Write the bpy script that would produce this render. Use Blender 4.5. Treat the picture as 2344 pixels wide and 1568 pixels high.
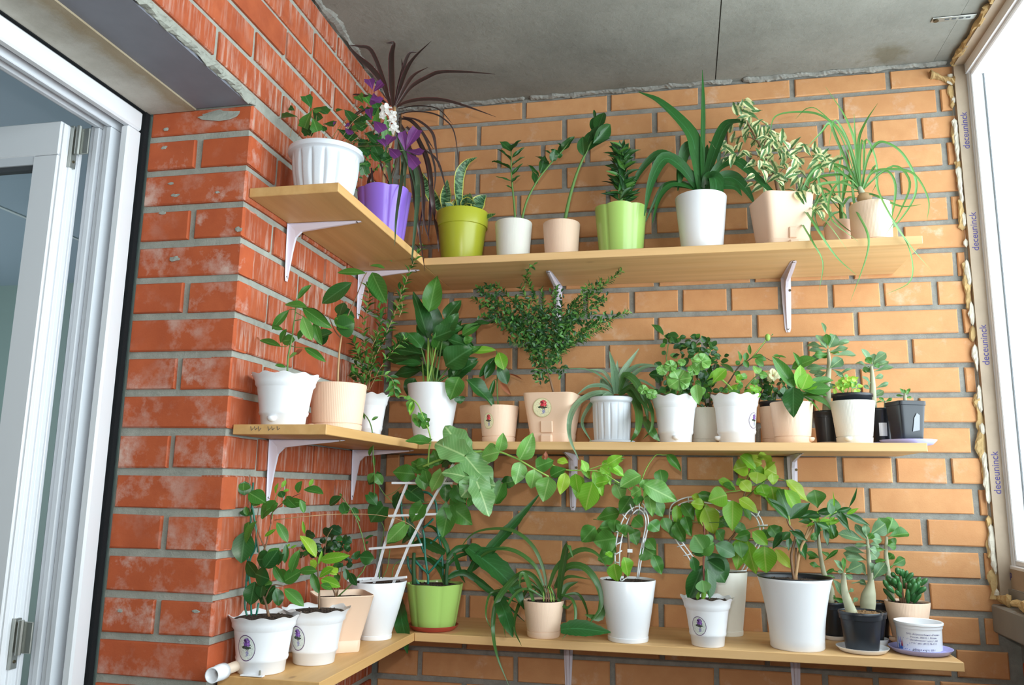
import bpy, bmesh, math, random
from mathutils import Vector, Matrix, noise
random.seed(7)
for o in list(bpy.data.objects): bpy.data.objects.remove(o)
SC = bpy.context.scene; COL = SC.collection
W, H = 2344, 1568
# ---------------- camera, sky, lights, exposure ----------------
CP = Vector((0.8532, -2.2328, 1.456)); YAW, PIT, ROL, FPX = 0.2095, 0.1789, 0.0153, 1847.8
cF = Vector((-math.sin(YAW)*math.cos(PIT), math.cos(YAW)*math.cos(PIT), math.sin(PIT)))
r0 = Vector((math.cos(YAW), math.sin(YAW), 0)); u0 = r0.cross(cF)
cR = math.cos(ROL)*r0 + math.sin(ROL)*u0; cU = -math.sin(ROL)*r0 + math.cos(ROL)*u0
cam = bpy.data.cameras.new('camera'); camo = bpy.data.objects.new('camera', cam); COL.objects.link(camo)
camo.matrix_world = Matrix(((cR.x, cU.x, -cF.x, CP.x), (cR.y, cU.y, -cF.y, CP.y), (cR.z, cU.z, -cF.z, CP.z), (0, 0, 0, 1)))
cam.sensor_width = 36; cam.lens = 36*FPX/W; cam.clip_start = .02; cam.clip_end = 200
SC.camera = camo
wd = bpy.data.worlds.new('sky'); SC.world = wd; wd.use_nodes = True
bg = wd.node_tree.nodes['Background']; bg.inputs[0].default_value = (0.86, 0.94, 1.0, 1); bg.inputs[1].default_value = 6.2
def area(name, loc, look, sx, sy, power, col=(1, 1, 1), portal=False):
    l = bpy.data.lights.new(name, 'AREA'); l.shape = 'RECTANGLE'; l.size = sx; l.size_y = sy; l.energy = power; l.color = col
    o = bpy.data.objects.new(name, l); COL.objects.link(o); o.location = loc
    o.rotation_euler = Vector(look).to_track_quat('-Z', 'Y').to_euler()
    if portal: l.cycles.is_portal = True
    return o
area('window_portal', (1.80, -1.6, 1.95), (-1, 0, 0), 3.3, 1.34, 1, portal=True)
area('room_fill_light', (-3.3, -.6, 1.5), (1, .1, .25), 1.6, 1.3, 42, (.86, .95, 1))  # added fill lamp that brightens the room beyond the door; no window there
fl = bpy.data.lights.new('camera_flash', 'AREA'); fl.shape = 'RECTANGLE'; fl.size = .05; fl.size_y = .03; fl.energy = 6.5; fl.color = (1, .96, .9)
flo = bpy.data.objects.new('camera_flash', fl); COL.objects.link(flo); flo.location = CP + cU*.13 - cR*.05 - cF*.03
flo.rotation_euler = cF.to_track_quat('-Z', 'Y').to_euler()
SC.view_settings.view_transform = 'Standard'; SC.view_settings.look = 'None'; SC.view_settings.gamma = 1
SC.view_settings.use_curve_mapping = False; SC.view_settings.exposure = 0.14

# ---------------- measuring helpers: where a sight line meets a real plane ----------------
def ray(px, py): return (cF*FPX + cR*(px-W/2) - cU*(py-H/2)).normalized()
def on_y(px, py, y): d = ray(px, py); return CP + d*((y-CP.y)/d.y)
def on_z(px, py, z): d = ray(px, py); return CP + d*((z-CP.z)/d.z)
def on_x(px, py, x): d = ray(px, py); return CP + d*((x-CP.x)/d.x)

# ---------------- materials ----------------
def s2l(c): return tuple(((v/255)/12.92 if v/255 <= .04045 else ((v/255+.055)/1.055)**2.4) for v in c[:3])+(1,)
class NT:
    def __init__(s, name):
        s.m = bpy.data.materials.new(name); s.m.use_nodes = True; s.t = s.m.node_tree
        s.b = s.t.nodes['Principled BSDF']; s.out = s.t.nodes['Material Output']
    def n(s, ty, ins=None, **kw):
        nd = s.t.nodes.new(ty)
        for k, v in kw.items(): setattr(nd, k, v)
        for k, v in (ins or {}).items():
            if isinstance(v, bpy.types.NodeSocket): s.t.links.new(v, nd.inputs[k])
            else: nd.inputs[k].default_value = v
        return nd
    def set(s, k, v):
        if isinstance(v, bpy.types.NodeSocket): s.t.links.new(v, s.b.inputs[k])
        else: s.b.inputs[k].default_value = v
    def math(s, op, a, b=0., c=None, clamp=False):
        d = {0: a, 1: b}
        if c is not None: d[2] = c
        return s.n('ShaderNodeMath', d, operation=op, use_clamp=clamp).outputs[0]
    def mix(s, f, a, b): 
        nd = s.n('ShaderNodeMix', data_type='RGBA')
        for i, v in ((0, f), (6, a), (7, b)):
            if isinstance(v, bpy.types.NodeSocket): s.t.links.new(v, nd.inputs[i])
            else: nd.inputs[i].default_value = v
        return nd.outputs[2]
    def ramp(s, f, a, b): 
        return s.n('ShaderNodeMapRange', {0: f, 1: a, 2: b}).outputs[0]
    def noise(s, vec, sc, det=4, rough=.55): return s.n('ShaderNodeTexNoise', {'Vector': vec, 'Scale': sc, 'Detail': det, 'Roughness': rough}).outputs[0]
    def obj(s): return s.n('ShaderNodeTexCoord').outputs['Object']
    def rnd(s): return s.n('ShaderNodeObjectInfo').outputs['Random']
    def shift(s, vec, sc=(1, 1, 1), amt=37.):
        r = s.math('MULTIPLY', s.rnd(), amt)
        c = s.n('ShaderNodeCombineXYZ', {0: r, 1: r, 2: r}).outputs[0]
        a = s.n('ShaderNodeVectorMath', {0: vec, 1: sc}, operation='MULTIPLY').outputs[0]
        return s.n('ShaderNodeVectorMath', {0: a, 1: c}, operation='ADD').outputs[0]
    def bump(s, h, st=.3, dist=.002): s.set('Normal', s.n('ShaderNodeBump', {'Strength': st, 'Distance': dist, 'Height': h}).outputs[0])
def plain(name, col, rough=.5, spec=.5, metal=0, bump=0, var=0.0):
    t = NT(name); c = s2l(col)
    if var:
        f = t.noise(t.obj(), 14., 4); c = t.mix(t.ramp(f, .3, .7), tuple(x*(1-var) for x in c[:3])+(1,), c)
    t.set('Base Color', c); t.set('Roughness', rough); t.set('Specular IOR Level', spec); t.set('Metallic', metal)
    if bump: t.bump(t.noise(t.obj(), 300., 3), bump, .001)
    return t.m
def brick_mat(name, c1, c2, c3, smear, streak, thr, amt=.6):
    t = NT(name); o = t.obj(); r = t.rnd()
    base = t.mix(r, s2l(c1), s2l(c2))
    v = t.shift(o)
    base = t.mix(t.ramp(t.noise(v, 22., 5), .35, .75), base, s2l(c3))
    sv = t.shift(o, streak)
    m = t.noise(sv, 16., 8, .68); m2 = t.noise(v, 5., 3)
    m = t.math('MULTIPLY', t.ramp(m, thr, thr+.16), t.ramp(m2, .36, .60))
    m = t.math('MULTIPLY', m, amt)
    t.set('Base Color', t.mix(m, base, s2l(smear)))
    t.set('Roughness', .75); t.set('Specular IOR Level', .3)
    t.bump(t.noise(v, 260., 5, .7), .35, .0015)
    return t.m
M = {}
M['brick'] = brick_mat('orange_brick', (208, 154, 106), (200, 145, 98), (194, 138, 92), (222, 205, 190), (1, 1, 1), .56, .45)
M['redbrick'] = brick_mat('red_brick', (194, 98, 60), (186, 90, 52), (174, 82, 48), (214, 190, 178), (1, 1, 1), .49, .75)
M['redbrick_streak'] = brick_mat('red_brick_streaked', (184, 96, 60), (170, 84, 50), (156, 74, 44), (204, 180, 166), (6., 6., .6), .48, .72)
def mortar(name, a, b):
    t = NT(name); o = t.obj(); f = t.noise(o, 30., 8, .7); t.set('Base Color', t.mix(t.ramp(f, .35, .65), s2l(a), s2l(b)))
    t.set('Roughness', .95); t.set('Specular IOR Level', .1); t.bump(t.noise(o, 150., 8, .75), .8, .004); return t.m
M['mortar'] = mortar('grey_mortar', (140, 139, 133), (163, 162, 155)); M['mortar_light'] = mortar('pale_mortar', (160, 162, 152), (180, 182, 172))
def concrete():
    t = NT('concrete'); o = t.obj()
    f = t.noise(o, 3., 8, .65); c = t.mix(t.ramp(f, .3, .7), s2l((122, 121, 114)), s2l((148, 147, 139)))
    f2 = t.noise(o, 45., 6, .7); c = t.mix(t.math('MULTIPLY', t.ramp(f2, .56, .72), .35), c, s2l((105, 100, 92)))
    sep = t.n('ShaderNodeSeparateXYZ', {0: o})
    # brown damp patch near the window corner
    d = t.n('ShaderNodeVectorMath', {0: o, 1: (1.42, -.07, 2.62)}, operation='DISTANCE').outputs[1]
    d = t.math('ADD', d, t.math('MULTIPLY', t.math('SUBTRACT', t.noise(o, 22., 5), .5), .16))
    c = t.mix(t.math('MULTIPLY', t.math('SUBTRACT', 1, t.ramp(d, .015, .075)), .55), c, s2l((92, 82, 55)))
    t.set('Base Color', c); t.set('Roughness', .95); t.set('Specular IOR Level', .1)
    t.bump(t.noise(o, 60., 8, .7), .5, .004); return t.m
M['concrete'] = concrete()
def lintelm():
    t = NT('stained_concrete'); o = t.obj(); x = t.n('ShaderNodeSeparateXYZ', {0: o}).outputs[0]; c = t.mix(t.ramp(t.noise(o, 9., 7, .65), .3, .7), s2l((172, 168, 156)), s2l((202, 200, 190)))
    e = t.math('ADD', x, t.math('MULTIPLY', t.noise(o, 14., 6, .7), .09)); c = t.mix(t.math('MULTIPLY', t.ramp(e, -.135, -.10), .6), c, s2l((150, 124, 74))); t.set('Base Color', c); t.set('Roughness', .95); t.bump(t.noise(o, 80., 6, .7), .4, .003); return t.m
M['lintel'] = lintelm()
def wood(name, c1, c2, axis):
    t = NT(name); o = t.obj(); sc = [(1.2, 26, 26), (26, 1.2, 26)][axis]
    v = t.shift(o, sc, 9.)
    f = t.noise(v, 1.6, 5, .6); w = t.n('ShaderNodeTexWave', {'Vector': v, 'Scale': .5, 'Distortion': 5., 'Detail': 3.}, wave_type='BANDS', bands_direction='DIAGONAL').outputs[1]
    c = t.mix(t.ramp(f, .3, .7), s2l(c1), s2l(c2)); c = t.mix(t.math('MULTIPLY', w, .14), c, s2l(tuple(x*.82 for x in c2)))
    vo = t.n('ShaderNodeTexVoronoi', {'Vector': t.shift(o, [(1, 2.2, 1), (2.2, 1, 1)][axis], 9.), 'Scale': 4.2}).outputs[0]
    c = t.mix(t.math('MULTIPLY', t.math('SUBTRACT', 1, t.ramp(vo, .03, .07)), .55), c, s2l((128, 82, 48)))
    t.set('Base Color', c); t.set('Roughness', .55); t.bump(f, .15, .001); return t.m
M['wood_x'] = wood('pine_along', (224, 184, 130), (210, 166, 110), 0); M['wood_y'] = wood('pine_deep', (222, 178, 118), (206, 158, 98), 1)
M['pvc'] = plain('white_pvc', (232, 234, 238), .3); M['pvc_dull'] = plain('grooved_pvc', (214, 218, 224), .45)
M['gasket'] = plain('dark_gasket', (70, 74, 78), .7); M['blackfoam'] = plain('black_sealant', (34, 36, 38), .95, .1, bump=.8)
M['steel'] = plain('zinc_steel', (176, 178, 172), .35, .5, .85); M['bracket'] = plain('white_lacquer', (224, 218, 230), .3)
M['screw'] = plain('screw_metal', (96, 86, 66), .4, .5, .8); M['greymetal'] = plain('grey_paint', (126, 128, 138), .5, var=.15)
M['beam'] = plain('grey_beam', (140, 138, 132), .8, var=.1, bump=.3); M['foam'] = plain('amber_foam', (206, 174, 122), .9, .2, var=.35, bump=.9)
M['film'] = plain('beige_film', (172, 152, 130), .6, var=.2); M['ink'] = plain('violet_ink', (74, 66, 130), .7); M['putty'] = plain('pale_sealant', (206, 198, 182), .8, bump=.6)
M['white'] = plain('white_plastic', (240, 242, 246), .28); M['tape'] = plain('clear_tape', (120, 124, 130), .12, .8, bump=.6); M['whitecoarse'] = plain('speckled_white', (214, 220, 228), .45, bump=.2)
M['cream'] = plain('cream_plastic', (232, 230, 220), .5); M['peach'] = plain('peach_plastic', (240, 208, 182), .5)
M['lime'] = plain('lime_plastic', (168, 204, 108), .22); M['olive'] = plain('olive_plastic', (178, 182, 52), .3); M['purple'] = plain('purple_plastic', (146, 110, 214), .2)
M['black'] = plain('black_plastic', (36, 40, 46), .35); M['terra'] = plain('terracotta_plastic', (178, 72, 58), .35); M['lilac'] = plain('lilac_plastic', (172, 176, 236), .3)
M['brightgreen'] = plain('green_plastic', (120, 190, 30), .3)
M['beige'] = plain('beige_tube', (222, 200, 178), .5)
M['trellisgreen'] = plain('teal_green_plastic', (44, 126, 106), .4); M['roomwall'] = plain('room_wall', (150, 168, 162), .8); M['roomceil'] = plain('room_ceiling', (176, 190, 206), .6)
M['roomfloor'] = plain('room_floor', (120, 112, 100), .7)
def soilm():
    t = NT('soil'); o = t.obj(); f = t.noise(o, 260., 6, .8); c = t.mix(t.ramp(f, .45, .6), s2l((46, 34, 28)), s2l((122, 100, 84)))
    t.set('Base Color', c); t.set('Roughness', 1.); t.bump(f, 1., .006); return t.m
M['soil'] = soilm()
def glassm():
    t = NT('window_glass'); t.t.nodes.remove(t.b)
    fr = t.n('ShaderNodeFresnel', {'IOR': 1.45}); g = t.n('ShaderNodeBsdfGlossy', {'Color': (1, 1, 1, 1), 'Roughness': .01}); tr = t.n('ShaderNodeBsdfTransparent', {'Color': (.96, .985, .98, 1)})
    front = t.math('SUBTRACT', 1., t.n('ShaderNodeNewGeometry').outputs['Backfacing']); fac = t.math('MULTIPLY', fr.outputs[0], front)
    mx = t.n('ShaderNodeMixShader', {0: fac, 1: tr.outputs[0], 2: g.outputs[0]}); t.t.links.new(mx.outputs[0], t.out.inputs[0]); return t.m
M['glass'] = glassm()
M['outslab'] = plain('outside_slab', (206, 222, 226), .8)

# ---------------- mesh helpers ----------------
def mk(name, verts, faces, mat, parent=None, smooth=False, uvs=None, kind=None, loc=None):
    me = bpy.data.meshes.new(name); me.from_pydata([tuple(v) for v in verts], [], faces)
    if uvs:
        ul = me.uv_layers.new(name='UVMap')
        for lp in me.loops: ul.data[lp.index].uv = uvs[lp.vertex_index]
    if smooth: me.polygons.foreach_set('use_smooth', [True]*len(me.polygons))
    if mat: me.materials.append(M[mat] if isinstance(mat, str) else mat)
    me.update(); return lk(name, me, parent, kind, loc)
def lk(name, me, parent=None, kind=None, loc=None, mat=None):
    o = bpy.data.objects.new(name, me); COL.objects.link(o)
    if parent: o.parent = parent
    if kind: o['kind'] = kind
    if loc is not None: o.location = loc
    return o
def thing(name, label, cat, loc=(0, 0, 0), group=None):
    o = bpy.data.objects.new(name, None); COL.objects.link(o); o.location = loc; o.empty_display_size = .02
    o['label'] = label; o['category'] = cat
    if group: o['group'] = group
    return o
def tag(o, label, cat, group=None):
    o['label'] = label; o['category'] = cat
    if group: o['group'] = group
    return o
class MB:
    def __init__(s): s.v = []; s.f = []
    def box(s, a, b, ch=0.):
        bm = bmesh.new(); bmesh.ops.create_cube(bm, size=1)
        for v in bm.verts: v.co = Vector([a[i] if v.co[i] < 0 else b[i] for i in range(3)])
        if ch: bmesh.ops.bevel(bm, geom=bm.edges[:], offset=ch, segments=1, affect='EDGES')
        s.bm(bm); return s
    def bm(s, bm):
        n = len(s.v); bm.verts.index_update()
        s.v += [v.co.copy() for v in bm.verts]; s.f += [[n+v.index for v in f.verts] for f in bm.faces]; bm.free()
    def tube(s, pts, r0, r1=None, k=6, cap=True):
        r1 = r0 if r1 is None else r1; n = len(s.v); m = len(pts); pr = None
        for i, p in enumerate(pts):
            p = Vector(p); d = (Vector(pts[min(i+1, m-1)])-Vector(pts[max(i-1, 0)])); d = d.normalized() if d.length > 1e-9 else Vector((0, 0, 1))
            if pr is None: pr = d.orthogonal().normalized()
            pr = (pr-d*pr.dot(d)); pr = pr.normalized() if pr.length > 1e-6 else d.orthogonal().normalized()
            q = d.cross(pr); r = r0+(r1-r0)*i/max(1, m-1)
            for j in range(k):
                a = 2*math.pi*j/k; s.v.append(p+(pr*math.cos(a)+q*math.sin(a))*r)
        for i in range(m-1):
            for j in range(k): s.f.append([n+i*k+j, n+i*k+(j+1) % k, n+(i+1)*k+(j+1) % k, n+(i+1)*k+j])
        if cap: s.f.append([n+j for j in range(k)][::-1]); s.f.append([n+(m-1)*k+j for j in range(k)])
        return s
    def ball(s, c, r, sub=1, jit=0):
        bm = bmesh.new(); bmesh.ops.create_icosphere(bm, subdivisions=sub, radius=1)
        for v in bm.verts: v.co = Vector(c)+Vector((v.co.x*r[0], v.co.y*r[1], v.co.z*r[2]))*(1+random.uniform(-jit, jit))
        s.bm(bm); return s
    def make(s, name, mat, parent=None, smooth=False, kind=None, loc=None): return mk(name, s.v, s.f, mat, parent, smooth, None, kind, loc)
def smoothpath(p, n=4):
    p = [Vector(q) for q in p]
    if len(p) < 3: return [p[0].lerp(p[-1], i/n) for i in range(n+1)]
    e = [2*p[0]-p[1]]+p+[2*p[-1]-p[-2]]; out = []
    for i in range(1, len(e)-2):
        a, b, c, d = e[i-1], e[i], e[i+1], e[i+2]
        for j in range(n):
            t = j/n; out.append(.5*((2*b)+(c-a)*t+(2*a-5*b+4*c-d)*t*t+(3*b-a-3*c+d)*t**3))
    out.append(p[-1]); return out

def bead(name, p0, p1, wa, wb, step, mat, parent, up, side, jit=.5, gap=0, smooth=False):
    p0, p1 = Vector(p0), Vector(p1); L = (p1-p0).length; n = int(L/step); d = (p1-p0)/n; up = Vector(up); side = Vector(side); k = 8; V = []; F = []
    base = random.uniform(0, 50); on_prev = False
    for i in range(n+1):
        c = p0+d*i; w0 = .55+.9*noise.noise(Vector((base, i*step*28, 0))); w1 = .6+.8*noise.noise(Vector((base+9, i*step*22, 0)))
        sh_ = side*wa*.5*noise.noise(Vector((base+20, i*step*15, 0)))
        g = noise.noise(Vector((base+40, i*step*18, 0))) < gap-.5
        for j in range(k):
            a = 6.2832*j/k; r = (1+random.uniform(-jit, jit)*.35)*(0.02 if g else 1); V.append(c+sh_+(side*wa*math.cos(a)*max(.35, w0+.3)+up*wb*math.sin(a)*max(.4, w1+.3))*r)
    for i in range(n):
        for j in range(k): F.append([i*k+j, i*k+(j+1) % k, (i+1)*k+(j+1) % k, (i+1)*k+j])
    return mk(name, V, F, mat, parent, smooth)
# ---------------- room ----------------
PZ = .076567; ZK = 2.55; JT = .0145; CEIL = 2.62; PD = .829; XW = 1.58; LZ = 2.2275
brick_cache = {}
def brick_mesh(L, hgt, mat):
    key = (round(L, 3), round(hgt, 3), mat, random.randint(0, 2))
    if key in brick_cache: return brick_cache[key]
    mb = MB(); c = .0025
    x, z = key[0]/2, key[1]/2; d = .05
    j = lambda a: a+random.uniform(-.0009, .0009)
    v = [(-x, 0, -z), (x, 0, -z), (x, 0, z), (-x, 0, z)]
    bk = [(a, d, b) for a, _, b in v]; fr = [(j(a), c, j(b)) for a, _, b in v]
    n = 5; ring = []
    inn = [(a-math.copysign(c, a), 0, b-math.copysign(c, b)) for a, _, b in v]
    V = bk+fr+inn; F = [[8, 9, 10, 11]]
    for i in range(4):
        k = (i+1) % 4; F += [[i, k, 4+k, 4+i], [4+i, 4+k, 8+k, 8+i]]
    me = bpy.data.meshes.new('brick'); me.from_pydata(V, [], F); me.materials.append(M[mat]); me.update()
    brick_cache[key] = me; return me
def course(wall, org, dirv, nrm_rot, z0, z1, cuts, mat, stuff=None):
    """bricks of one course between successive cut positions along dirv"""
    for a, b in zip(cuts[:-1], cuts[1:]):
        L = b-a-JT*.95
        if L < .012: continue
        h = z1-z0-JT+random.uniform(-.001, .001); c = (a+b)/2+random.uniform(-.0012, .0012)
        me = brick_mesh(L, h, mat); pos = Vector(org)+Vector(dirv)*c+Vector((0, 0, (z0+z1)/2+random.uniform(-.0008, .0008)))
        prd = random.uniform(-.0015, .0015)
        if stuff is not None:
            R = Matrix.Rotation(nrm_rot, 4, 'Z'); n = len(stuff.v)
            stuff.v += [R @ v.co + pos for v in me.vertices]; stuff.f += [[n+i for i in p.vertices] for p in me.polygons]
        else:
            o = lk('brick', me, wall); o.location = pos+Vector((math.sin(nrm_rot)*prd, -math.cos(nrm_rot)*prd, 0)); o.rotation_euler = (random.uniform(-.003, .003), random.uniform(-.003, .003), nrm_rot+random.uniform(-.003, .003))
def xs_on_back(pxs, k):
    out = []
    z = ZK-PZ*(k-.5)
    for p in pxs:
        X = 1.
        for _ in range(12):
            d = Vector((X, 0, z))-CP; q = W/2+FPX*d.dot(cR)/d.dot(cF); d2 = Vector((X+1e-3, 0, z))-CP; q2 = W/2+FPX*d2.dot(cR)/d2.dot(cF); X -= (q-p)/((q2-q)/1e-3)
        out.append(X)
    return out
wall_back = MB().box((-.3, .007, 0), (1.615, .12, 2.66)).box((1.6, .008, 0), (1.8, .12, 1.16)).make('wall_back', 'mortar'); wall_back['kind'] = 'structure'
rows = [[1010, 1199, 1394, 1603, 1813, 2033], [1096, 1292, 1498, 1708, 1925, 2148], [1045, 1142, 1242, 1344, 1447, 1552, 1660, 1768, 1879, 1992, 2107],
 [1093, 1292, 1497, 1714, 1936, 2163], [984, 1187, 1392, 1603, 1828, 2056], [1090, 1288, 1497, 1716, 1942, 2175], [984, 1186, 1392, 1608, 1832, 2064],
 [1088, 1290, 1502, 1721, 1948, 2187], [1032, 1135, 1237, 1340, 1446, 1557, 1668, 1787, 1901, 2020, 2141], [1084, 1290, 1503, 1728, 1960, 2200],
 [968, 1178, 1390, 1612, 1845, 2085], [1076, 1289, 1507, 1735, 1967, 2205], [970, 1182, 1396, 1622, 1858, 2100], [1073, 1289, 1512, 1736, 1980, 2229],
 [919, 1021, 1123, 1232, 1342, 1452, 1566, 1684, 1802, 1923, 2048, 2174], [1078, 1289, 1512, 1749, 1986, 2235], [965, 1179, 1398, 1628, 1870, 2118],
 [1073, 1292, 1514, 1755, 2000, 2249], [962, 1175, 1400, 1640, 1880, 2124], [1069, 1290, 1514, 1750, 1995, 2250], [1063, 1288, 1516, 1756, 1990, 2185], [960, 1180, 1402, 1640, 1890, 2007, 2150]]
lo = MB()
for i in range(33):
    zt = ZK-PZ*(i-1); zb = zt-PZ
    if i == 0: zt = min(zt, CEIL-.004)
    if i < len(rows):
        cu = xs_on_back(rows[i], i); cu = [.006]+[c for c in cu if c > .05]+[XW+(.012 if i % 2 else .03)]
        if cu[1]-cu[0] > .3: cu = cu[:1]+[cu[1]-.26]+cu[1:]
        course(wall_back, (0, 0, 0), (1, 0, 0), 0, zb, zt, cu, 'brick')
    else:
        if zb < 0: break
        cu = [.006]+[.13*(i % 2)+.26*j for j in range(1, 7) if .13*(i % 2)+.26*j < XW]+[XW+.05]; course(wall_back, (0, 0, 0), (1, 0, 0), 0, zb, zt, cu, 'brick', lo)
lo.make('lower_bricks', 'brick', wall_back, kind='stuff')
# left wall: solid pier next to the door plus the wall above the lintel
wall_left = MB().box((-.235, -PD+.007, 0), (-.007, .05, 2.66)).box((-.16, -3.6, LZ+.012), (-.007, -PD+.0065, 2.66)).make('wall_left', 'mortar_light'); wall_left['kind'] = 'structure'
lo = MB(); lo2 = MB()
for i in range(33):
    zt = ZK-PZ*(i-1); zb = zt-PZ
    if i == 0: zt = min(zt, CEIL-.004)
    if zb < 0: break
    hd = (i % 2 == 1)
    st = lo if i > 22 else None
    if zb > LZ-.03 and zb < LZ+.06 or zb >= LZ: pass
    above = zb > LZ-.01
    first = .125 if not hd else .255
    if i in (0,1,2,3,4):                                  # courses over the door, running on towards the camera
        zb2 = max(zb, LZ+.004)
        off = first
        cu = [-3.3]; y = -PD+off-.26*9
        while y < -.06: cu.append(y); y += .26
        cu.append(-.004)
        if i == 4: zb2 = LZ+.022
        course(wall_left, (0, 0, 0), (0, 1, 0), math.pi/2, zb2, zt, cu, 'redbrick_streak')
    else:
        if i == 5: zt = LZ+.006
        cu = [-PD]; y = -PD+first
        while y < -.05: cu.append(y); y += .26
        cu.append(-.004)
        cu[0] += .0
        course(wall_left, (0, 0, 0), (0, 1, 0), math.pi/2, zb, zt, cu, 'redbrick_streak', st)
        # pier face towards the camera: one stretcher, or two headers
        cu = [-.238, .006] if i % 2 == 1 else [-.238, -.238+.122, .006]
        course(wall_left, (0, -PD, 0), (1, 0, 0), 0, zb, zt, cu, 'redbrick', lo2 if st else None)
lo.make('lower_side_bricks', 'redbrick_streak', wall_left, kind='stuff'); lo2.make('lower_pier_bricks', 'redbrick', wall_left, kind='stuff')
# lintel underside: painted steel angle, concrete strip, ragged mortar bed
MB().box((-.128, -3.5, LZ), (-.008, -PD-.001, LZ+.012)).make('lintel_plate', 'greymetal', wall_left)
MB().box((-.26, -3.5, LZ-.004), (-.128, -PD-.001, LZ+.03)).make('lintel_concrete', 'lintel', wall_left)
bead('mortar_ridge', (-.004, -3.3, LZ+.009), (-.004, -PD+.01, LZ+.009), .0085, .009, .006, 'mortar_light', wall_left, (0, 0, 1), (1, 0, 0), .8)
# smears of mortar on the pier bricks
for px, py, r in [(502, 264, .042), (380, 296, .006), (376, 338, .007), (391, 420, .007), (401, 447, .009), (372, 487, .008), (400, 592, .010), (546, 525, .009), (497, 440, .005), (275, 1398, .005), (448, 1399, .008), (412, 1465, .003)]:
    p = on_y(px, py, -PD-.0016); m = MB().ball((0, 0, 0), (r, .0016, r*(random.uniform(.3, .6) if r < .03 else .24)), 2, .35); m.make('mortar_smear', 'mortar_light', wall_left, loc=p)
ceiling = MB().box((-.3, -3.6, CEIL), (.9655, .15, CEIL+.16)).box((.9685, -3.6, CEIL+.0005), (1.545, .15, CEIL+.16)).box((1.5465, -3.6, CEIL+.002), (1.655, .15, CEIL+.16)).box((.9, -3.6, CEIL+.01), (1.6, .15, CEIL+.17)).make('ceiling', 'concrete'); ceiling['kind'] = 'structure'
bead('ceiling_mortar', (0, -.004, CEIL-.001), (1.58, -.004, CEIL-.001), .010, .0085, .006, 'mortar', ceiling, (0, 0, 1), (0, 1, 0))
bead('ceiling_mortar', (.006, 0, CEIL), (.006, -2.4, CEIL), .013, .008, .006, 'mortar', ceiling, (0, 0, 1), (1, 0, 0))
fl_ = MB().box((-.3, -3.6, -.1), (2., .1, 0)).make('floor', 'beam'); fl_['kind'] = 'structure'
w = MB().box((-.3, -3.7, 0), (2., -3.6, 2.62)).make('wall_front', 'concrete'); w['kind'] = 'structure'
w = MB().box((-.235, -3.6, 0), (-.007, -2.4, LZ)).make('trim_1', 'mortar_light'); w['kind'] = 'structure'
# right wall: red-brick parapet with a grey beam on top, foam, PVC window
wall_right = MB().box((XW+.055, -3.6, 0), (XW+.2, .03, 1.135)).make('wall_right', 'mortar'); wall_right['kind'] = 'structure'
for i in range(18, 30):
    zt = ZK-PZ*(i-1)-.02; zb = zt-PZ
    cu = [-1.6]+[-1.56+.26*j+.13*(i % 2) for j in range(1, 6) if -1.56+.26*j+.13*(i % 2) < -.05]+[-.004]
    if zt > 1.14: continue
    course(wall_right, (XW+.048, 0, 0), (0, 1, 0), -math.pi/2, zb, zt, cu, 'redbrick')
bm_ = MB().box((XW-.006, -3.6, 1.133), (XW+.2, .0, 1.199), .004).box((XW+.03, -3.6, 1.19), (XW+.075, .0, 1.236)).make('trim_2', 'beam'); bm_['kind'] = 'structure'
WX = 1.618
win = MB().box((WX, -3.5, 1.232), (WX+.045, -.012, 1.292), .002).box((WX, -3.5, 2.602), (WX+.045, -.012, 2.64), .002).box((WX+.006, -.03, 1.232), (WX+.045, -.004, 2.63), .002)
win = win.make('window_1', 'pvc'); win['kind'] = 'structure'
# film-covered jamb extension and the film on the bottom profile
MB().box((XW+.012, -.016, 1.215), (WX+.004, -.001, 2.61)).make('protective_film', 'film', win)
MB().box((WX-.0015, -3.4, 1.238), (WX, -.02, 1.284)).make('protective_film', 'film', win)
MB().box((WX, -3.4, 2.572), (WX+.04, -.02, 2.604)).make('top_rail', 'pvc', win)
MB().box((XW+.012, -3.4, 2.600), (WX+.002, -.02, 2.606)).make('protective_film', 'film', win)
for y0, y1 in ((-1.35, -.030), (-3.3, -1.42)):
    sh = MB().box((WX+.008, y0, 1.292), (WX+.044, y0+.055, 2.572), .004).box((WX+.008, y1-.006, 1.292), (WX+.044, y1, 2.572), .002).box((WX+.008, y0, 1.292), (WX+.044, y1, 1.306), .003).box((WX+.008, y0, 2.560), (WX+.044, y1, 2.574), .003).make('window_sash', 'pvc', win)
    MB().box((WX+.030, y0+.055, 1.306), (WX+.034, y1-.006, 1.310)).box((WX+.0365, y1-.009, 1.306), (WX+.0395, y1-.006, 2.56)).make('gasket', 'gasket', sh)
    MB().box((WX+.036, y0+.05, 1.300), (WX+.039, y1-.006, 2.562)).make('pane', 'glass', sh)
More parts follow.
